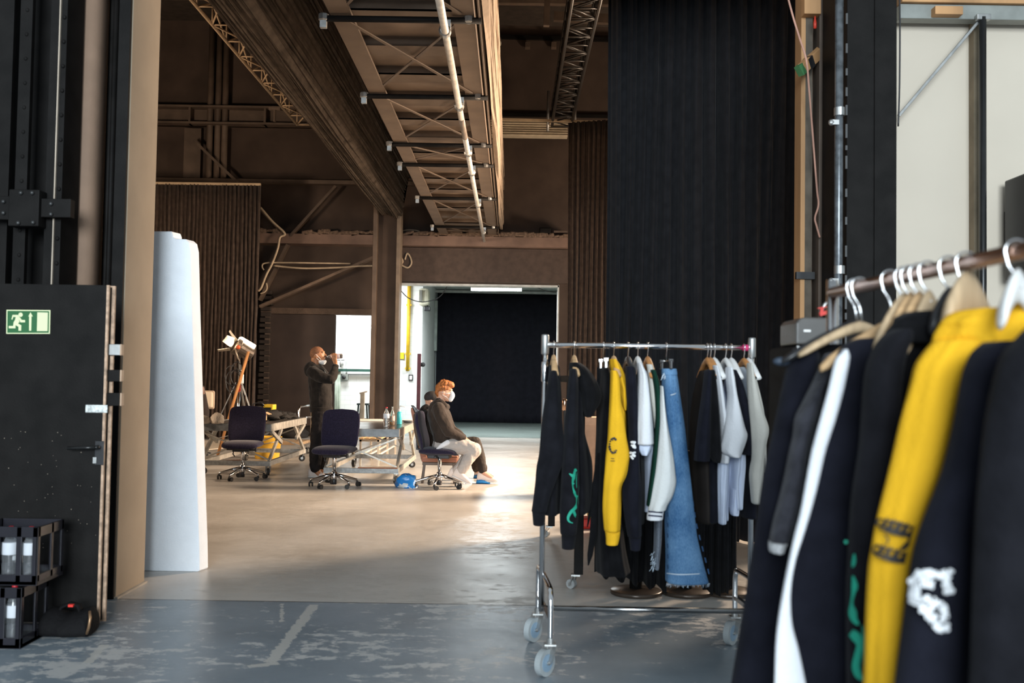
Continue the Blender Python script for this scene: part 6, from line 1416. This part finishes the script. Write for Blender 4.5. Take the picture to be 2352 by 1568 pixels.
drape('black drape hanging almost to the floor beside the blue jeans', 1604, 1692, 6.55, lambda u: .10 - .07 * math.sin(u * 3.1) + .01 * math.sin(u * 30), 2)
rr = thing('rolling_frame', 'black rolling frame on castors seen behind the black hoodie', 'frame', (.44, 7.6, 0))
fa, fb = F(1328, 1352), F(1266, 1233)
for p in (fa, fb):
    MB().span((p.x - .03, p.y - .03, .10), (p.x + .03, p.y + .03, 1.45)).build('post', black_paint, rr, bevel=.004)
    mw, mf = MB(), MB(); caster(mw, mf, p.x - .02, p.y, .032, 2.6); wh = mw.build('castor', mat('grey castor', (.3, .31, .31), .5), rr); mf.build('castor_fork', steel, wh)
MB().beam((fa.x, fa.y, 1.42), (fb.x, fb.y, 1.42), .05, .05).build('top_rail', black_paint, rr)
q = F(1352, 1216); c = thing('red_bag', 'red bag with white lettering lines and yellow top on the floor behind the black trousers', 'bag', (q.x, q.y, 0))
MB().span((q.x - .11, q.y, .0), (q.x + .12, q.y + .25, .10)).build('body', mat('red bag', (.50, .03, .02), .5), c, bevel=.03)
MB().span((q.x + .0, q.y + .05, .08), (q.x + .12, q.y + .25, .22)).build('yellow_top', yel, c, bevel=.03)
mb = MB()
for k in range(3): mb.box((q.x + .07, q.y - .001, .03 + .022 * k), (.07, .003, .008), Matrix.Rotation(-.5, 3, 'Y'))
mb.build('white_stripe', white_plastic, c)
q = P(1322, 958, 12.0); q2 = P(1420, 958, 12.0)
c = thing('cardboard_carton', 'tall brown carton standing far behind the gap between black hoodies', 'carton', (q.x, 12.0, 0))
MB().span((q.x, 12.0, 0), (q2.x, 12.4, q.z)).build('body', mat('brown carton', (.42, .28, .20), .85), c, bevel=.004)
MB().span((q.x - .004, 11.99, q.z - .09), (q2.x + .004, 12.41, q.z)).build('lid', mat('carton lid', (.46, .31, .22), .85), c)
q = P(1297, 930, 11.0); c = thing('light_stand', 'slim stand with shiny metal head seen between the two black tops', 'stand', (q.x, 11, 0))
MB().cyl((q.x, 11, 0), (q.x, 11, q.z - .05), .012).lathe([(.16, 0), (.16, .015), (.02, .03)], (q.x, 11, 0), 18).build('stand', black_plastic, c)
MB().lathe([(.015, -.06), (.03, -.05), (.032, .05), (.02, .07)], q, 14).build('head', mat('copper metal', (.6, .40, .28), .25, 1.), c, True)

# ------------------------------------------------------------------ the near rack running toward the camera
ZB = 1.64
def barpy(px): return 672 - (px - 1912) * 97 / 440
BL, BR = F(1912, 672, ZB), F(2352, 575, ZB); bd_ = (BR - BL).normalized()
rb_ = thing('clothes_rack', 'brown railed clothes rack crowded with dark hoodies close to the camera', 'rack', (BL.x, BL.y, 0))
br_m = mat('brownish chrome', (.34, .19, .13), .28, .9, var=.2, scale=14)
MB().cyl(BL, BR + bd_ * .9, .0145, n=18).build('rail', br_m, rb_, True)
p = MB().cyl((BL.x, BL.y, .15), (BL.x, BL.y, ZB + .03), .014, n=18).build('post', chrome, rb_, True)
MB().span((BL.x - .010, BL.y - .012, ZB - .045), (BL.x + .008, BL.y + .012, ZB + .02)).build('end_cap', mat('white end cap', (.7, .68, .64), .4), p, bevel=.006)
e_ = BR + bd_ * .9
MB().cyl((e_.x, e_.y, .15), (e_.x, e_.y, ZB + .03), .014, n=18).build('post', chrome, rb_, True)
for p in (BL, e_):
    MB().tube([(p.x - .28, p.y, .13), (p.x - .28, p.y, .25), (p.x + .28, p.y, .25), (p.x + .28, p.y, .13)], .014, 10).build('foot_loop', chrome, rb_, True)
    for s_ in (-.28, .28):
        mw, mf = MB(), MB(); caster(mw, mf, p.x + s_, p.y, .05, .5); wh = mw.build('castor_wheel', rubber, rb_); mf.build('castor_fork', steel, wh)
def hangerB(px, label, ctr, tip, m, wid=.016, ht=.022, hookcol=None, drop=None, arc=1.6, tips=None):
    """hanger on the near rail; ctr and tip are pixels of its neck and its near end"""
    Hp = F(px, barpy(px), ZB); Y = Hp.y; h = thing('clothes_hanger', label, 'hanger', Hp, 0, 'hangers on the near rack')
    C0 = P(*ctr, Y - .01); C0.x = Hp.x; T = P(*tip, Y + .0)
    pts = []
    for k in range(10):
        a = R(-35 + 24 * k); pts.append(Hp + Vector((.0195 * math.cos(a), .004, .0195 * math.sin(a) + .001)))
    pts += [Hp + Vector((-.015, .002, -.022)), Hp + Vector((-.004, 0, -.040)), Hp + Vector((0, 0, -.052)), Vector((Hp.x, C0.y, min(C0.z, Hp.z - .06)))]
    MB().tube([tuple(v) for v in pts], .0023, 8).build('hook', hookcol or chrome, h, True)
    rs = []
    for i in range(17):
        t = -1 + 2 * i / 16; u = abs(t)
        z = C0.z + (T.z - C0.z) * u ** arc; x = C0.x + (T.x - C0.x) * (u if t < 0 else -u); y = Y + .03 * u * (1 if t > 0 else -1)
        hh = ht * (1 - .35 * u) * (.6 if i in (0, 16) else 1); ww = wid * (.6 + .5 * u) * (.6 if i in (0, 16) else 1)
        rs.append([Vector((x, y + ww * math.cos(k * .628), z - .01 + hh * math.sin(k * .628))) for k in range(10)])
    o = MB().rings(rs).build('shoulder', m, h, True)
    if tips is not None:
        MB().ball(T + Vector((.004, -.012, -.010)), (.020, .013, .010), n=12).build('tip', tips, o, True)
    return h
lw2 = mat('light hanger wood', (.50, .36, .22), .5, var=.12, stretch=(14, 1, 1))
hangerB(1965, 'black hanger with blue tip hanging empty near the rack end', (1985, 738), (1788, 820), black_plastic, .018, .016, tips=mat('blue grey tip', (.035, .05, .075), .5), arc=1.2)
hangerB(1976, 'empty pale wooden hanger beside the black one with blue tip', (1998, 740), (1826, 806), lw2, .022, .014, arc=1.3)
hangerB(2046, 'varnished wooden hanger over the garment with the white stripe', (2046, 742), (1874, 836), wood, .016, .02, arc=1.25)
for px, tipx, ty, cy, lb in ((2078, 2044, 735, 692, 'first of four overlapping wooden hanger tops over black collars'), (2092, 2066, 735, 690, 'second of four overlapping wooden hanger tops over black collars'), (2112, 2090, 733, 688, 'third of four overlapping wooden hanger tops over black collars'), (2134, 2118, 732, 686, 'fourth of four overlapping wooden hanger tops over black collars')):
    hangerB(px, lb, (px + 14, cy), (tipx - 50, ty + 60), [wood, lw2][px % 4 // 2], .014, .03, arc=1.5)
hangerB(2182, 'black hanger top between the wooden ones and the broad one', (2196, 680), (2120, 745), black_plastic, .014, .03)
hangerB(2222, 'broad pale wooden hanger before the yellow hood', (2236, 668), (2150, 742), lw2, .020, .05, arc=1.8)
hangerB(2338, 'white hanger inside the yellow hood', (2350, 640), (2275, 730), wwh, .018, .03)
def YB_(px): return F(px, barpy(px), ZB).y
y1, y2, y3, y4, y5, y6, y7 = 2.34, 2.20, 2.06, 1.92, 1.76, 1.60, 1.46
g, fr = garment('jacket', 'plain black jacket hanging farthest along the near rack', 'jacket', [
    ('body', [(790, 1850, 2020), (806, 1826, 2075), (894, 1804, 2090), (1088, 1766, 2100), (1269, 1738, 2110), (1443, 1712, 2115), (1660, 1680, 2120)], y1 + .02, .05, cloth_k2, (.02, 5, 2)),
    ('sleeve', [(798, 1828, 1862), (806, 1820, 1876), (830, 1811, 1880), (894, 1795, 1868), (1000, 1772, 1850), (1088, 1754, 1840), (1269, 1727, 1822), (1443, 1700, 1800), (1660, 1664, 1780)], y1 - .03, .05, cloth_n, (.03, 3, 2))])
g, fr = garment('sweatshirt', 'dark grey sweatshirt with frayed white cuff on the near rack', 'sweatshirt', [
    ('body', [(806, 1895, 2120), (900, 1868, 2130), (1100, 1852, 2135), (1330, 1846, 2140)], y2 + .01, .045, cloth_g, (.03, 5, 2)),
    ('sleeve', [(842, 1888, 1906), (894, 1862, 1888), (930, 1842, 1880), (961, 1826, 1872), (1000, 1822, 1860), (1040, 1813, 1851), (1122, 1796, 1842), (1202, 1775, 1824), (1245, 1767, 1810)], y2 - .04, .038, cloth_g, (.04, 3, 2)),
    ('frayed_cuff', [(1244, 1767, 1809), (1254, 1766, 1803), (1268, 1769, 1797)], y2 - .04, .034, mat('white frayed rib', (.55, .55, .56), .9, bump=.8, bscale=120), (.10, 8, 0))])
g, fr = garment('track_jacket', 'black garment with long white side stripe on the near rack', 'jacket', [
    ('body', [(776, 1975, 2110), (790, 1940, 2150), (830, 1912, 2160), (900, 1896, 2170), (1035, 1866, 2175), (1175, 1842, 2175), (1289, 1816, 2175), (1429, 1792, 2175), (1660, 1774, 2175)], y3, .05, cloth_n, (.02, 5, 2)),
    ('white_stripe', [(802, 1938, 1944), (810, 1932, 1949), (828, 1918, 1951), (894, 1902, 1938), (960, 1884, 1920), (1035, 1864, 1896), (1110, 1850, 1879), (1175, 1838, 1862), (1230, 1824, 1845), (1289, 1811, 1826), (1356, 1798, 1816), (1429, 1786, 1819), (1500, 1780, 1837), (1660, 1776, 1870)], y3 - .05, .012, cloth_w, (.02, 3, 1))])
g, fr = garment('hoodie', 'black hoodie with winding green print behind the yellow hoodie', 'hoodie', [
    ('body', [(744, 2090, 2240), (758, 2058, 2300), (787, 2020, 2320), (868, 1996, 2330), (1021, 1984, 2330), (1155, 1968, 2330), (1389, 1956, 2330), (1660, 1956, 2330)], y4 + .01, .045, cloth_k2, (.02, 5, 2)),
    ('sleeve', [(756, 2056, 2078), (764, 2040, 2088), (780, 2022, 2090), (808, 2005, 2080), (868, 1988, 2070), (1021, 1977, 2062), (1155, 1957, 2046), (1280, 1950, 2030), (1389, 1947, 2030), (1660, 1950, 2040)], y4 - .045, .045, cloth_k, (.03, 3, 2)),
    ('hood', [(716, 2086, 2140), (728, 2060, 2190), (745, 2046, 2200), (765, 2036, 2210), (790, 2030, 2210)], y4 - .01, .06, cloth_k2, (.08, 4, 3))])
f, _ = fr['sleeve']
for st_ in [[(1943, 1244, 4)], [(1962, 1272, 2), (1961, 1290, 4.5), (1958, 1302, 2)], [(1959, 1322, 2), (1963, 1345, 7), (1960, 1362, 4), (1956, 1385, 3), (1958, 1405, 9), (1962, 1422, 7), (1972, 1434, 3)],
          [(1954, 1452, 8), (1966, 1462, 11), (1974, 1480, 7), (1970, 1505, 8), (1966, 1530, 9), (1972, 1550, 8), (1984, 1562, 3)], [(1981, 1436, 1.5), (1983, 1470, 3.5), (1984, 1510, 2.5), (1985, 1545, 1.5)]]:
    decal(f, [st_], 'green_print', teal, g, eps=.008)
g, fr = garment('hoodie', 'bright yellow hoodie with dark barbed print on the near rack', 'hoodie', [
    ('body', [(770, 2175, 2520), (900, 2130, 2540), (1200, 2080, 2550), (1660, 2060, 2560)], y5 + .02, .05, cloth_y, (.03, 5, 2)),
    ('sleeve', [(780, 2150, 2255), (810, 2124, 2238), (841, 2103, 2224), (894, 2089, 2213), (968, 2070, 2196), (1035, 2055, 2177), (1095, 2040, 2160), (1155, 2025, 2136), (1215, 2012, 2116), (1269, 2004, 2100), (1309, 1999, 2090), (1389, 1994, 2080), (1456, 1991, 2069), (1568, 1987, 2049), (1660, 1984, 2030)], y5 - .05, .045, cloth_y, (.09, 3, .7)),
    ('hood', [(711, 2212, 2270), (722, 2182, 2320), (740, 2163, 2360), (765, 2154, 2375), (795, 2150, 2370), (830, 2150, 2340)], y5 - .03, .07, cloth_y, (.10, 4, 3)),
    ('hood_edge', [(672, 2352, 2420), (690, 2330, 2430), (712, 2304, 2430), (740, 2276, 2420), (775, 2250, 2400), (815, 2236, 2340)], y5 - .075, .05, cloth_y, (.10, 3, 2))])
f, _ = fr['sleeve']; random.seed(17)
st = []
def ringst(x, y, r, w): return [(x + r * math.cos(k * .7854 + .2), y + r * .85 * math.sin(k * .7854 + .2), w * random.uniform(.6, 1.3)) for k in range(9)]
for (xa, ya), (xb_, yb_), nn in (((2024, 1200), (2104, 1222), 6), ((2016, 1262), (2086, 1282), 5)):
    for k in range(nn):
        t = k / (nn - 1); x, y = xa + (xb_ - xa) * t, ya + (yb_ - ya) * t
        st.append(ringst(x, y, random.uniform(8, 12), 3.0)); st.append([(x - 8, y + 9, 1), (x + 2, y + 5, 3.2), (x + 11, y - 6, 2.6), (x + 15, y - 14, .6)])
        st.append([(x + 3, y, 3), (x + random.uniform(4, 12), y + random.uniform(10, 20), .6)])
    st.append([(xa - 4, ya + 14, 2), ((xa + xb_) / 2, (ya + yb_) / 2 + 15, 4.2), (xb_, yb_ + 10, 3)])
st += [[(2086, 1226, 3), (2090, 1240, 4.5), (2080, 1254, 6), (2070, 1262, 4)], [(2096, 1230, 2), (2098, 1246, 3), (2090, 1262, 3)], [(2030, 1226, 1), (2040, 1238, 2.2), (2036, 1252, 1)]]
decal(f, st, 'dark_print', ink, g, eps=.008)
g, fr = garment('hoodie', 'black hoodie with cloudy white print in front of the yellow hoodie', 'hoodie', [
    ('body', [(782, 2300, 2560), (800, 2262, 2600), (900, 2220, 2620), (1100, 2180, 2640), (1300, 2140, 2640), (1660, 2100, 2650)], y6 + .02, .045, cloth_k2, (.02, 5, 2)),
    ('sleeve', [(784, 2275, 2305), (792, 2258, 2322), (808, 2240, 2332), (830, 2228, 2335), (868, 2214, 2330), (981, 2193, 2320), (1088, 2166, 2305), (1189, 2126, 2300), (1255, 2104, 2295), (1309, 2094, 2290), (1456, 2074, 2285), (1660, 2044, 2280)], y6 - .04, .042, cloth_n, (.03, 3, 1.5))])
f, _ = fr['sleeve']; random.seed(23); st = []
def zz(x, y): return 1660 + x / 1.4957, 520 + y / 1.4957
for (xa, ya), (xb_, yb_), nn, rr_ in (((665, 1195), (780, 1195), 16, 11), ((655, 1205), (660, 1280), 12, 13), ((770, 1200), (775, 1250), 8, 12), ((665, 1280), (700, 1325), 9, 11), ((700, 1280), (745, 1300), 8, 9), ((700, 1320), (750, 1385), 11, 10), ((760, 1300), (765, 1390), 10, 10), ((690, 1220), (720, 1230), 6, 9)):
    for k in range(nn * 4):
        t = random.random(); x, y = zz(xa + (xb_ - xa) * t + random.uniform(-13, 13), ya + (yb_ - ya) * t + random.uniform(-13, 13)); st.append([(x, y, rr_ * random.uniform(.18, .62))])
decal(f, st, 'white_print', white_print, g, eps=.008)
g, fr = garment('hoodie', 'plain black hoodie nearest the camera cut by the picture edge', 'hoodie', [
    ('body', [(700, 2420, 2800), (760, 2352, 2850), (821, 2318, 2860), (988, 2280, 2880), (1189, 2262, 2890), (1660, 2244, 2900)], y7 + .02, .05, cloth_k2, (.02, 5, 2)),
    ('sleeve', [(752, 2385, 2420), (764, 2358, 2438), (785, 2333, 2440), (821, 2304, 2430), (900, 2281, 2420), (988, 2263, 2410), (1189, 2243, 2400), (1400, 2234, 2390), (1660, 2224, 2380)], y7 - .04, .042, cloth_k, (.03, 3, 1.5))])
# grey box beyond the near rack end
YG = 3.3
c = thing('plastic_box', 'smoky plastic box with red tape on a black case past the rack end', 'box', (P(1870, 760, YG).x, YG, P(1870, 790, YG).z))
a, b_ = P(1829, 728, YG), P(1925, 792, YG)
MB().rings([[Vector((x, y, z)) for x, y in ((a.x + i, YG), (b_.x, YG), (b_.x, YG + .2), (a.x + i, YG + .2))] for i, z in ((0, b_.z), (0, b_.z + .07), (.012, a.z - .006), (.03, a.z))]).build('body', mat('smoky grey plastic', (.085, .08, .075), .25, var=.15), c, bevel=.006)
MB().tube([tuple(P(*v, YG + .02)) for v in ((1884, 728), (1886, 715), (1894, 700), (1904, 690), (1912, 690))], .006, 8).build('wire_handle', steel, c, True)
mb = MB(); mb.beam(P(1878, 708, YG - .01), P(1902, 704, YG - .01), .012, .004).beam(P(1882, 722, YG - .01), P(1902, 716, YG - .01), .014, .012).beam(P(1888, 706, YG - .01), P(1886, 724, YG - .01), .01, .006)
mb.build('red_tape', mat('red tape', (.55, .03, .02), .5), c)
p0, p1 = P(1846, 757, YG - .002), P(1862, 762, YG - .002); MB().span((p0.x, YG - .003, p1.z), (p1.x, YG + .001, p0.z)).build('sticker', white_plastic, c)
c = thing('flight_case', 'black case standing on the floor under the smoky plastic box', 'case', (a.x + .1, YG, 0))
MB().span((a.x - .0, YG - .02, .0), (b_.x + .25, YG + .35, b_.z - .004)).build('body', black_paint, c, bevel=.01)
mb = MB()
for x in (a.x - .004, b_.x + .234): mb.span((x, YG - .024, .0), (x + .02, YG - .018, b_.z - .006))
mb.build('edge_trim', steel, c)
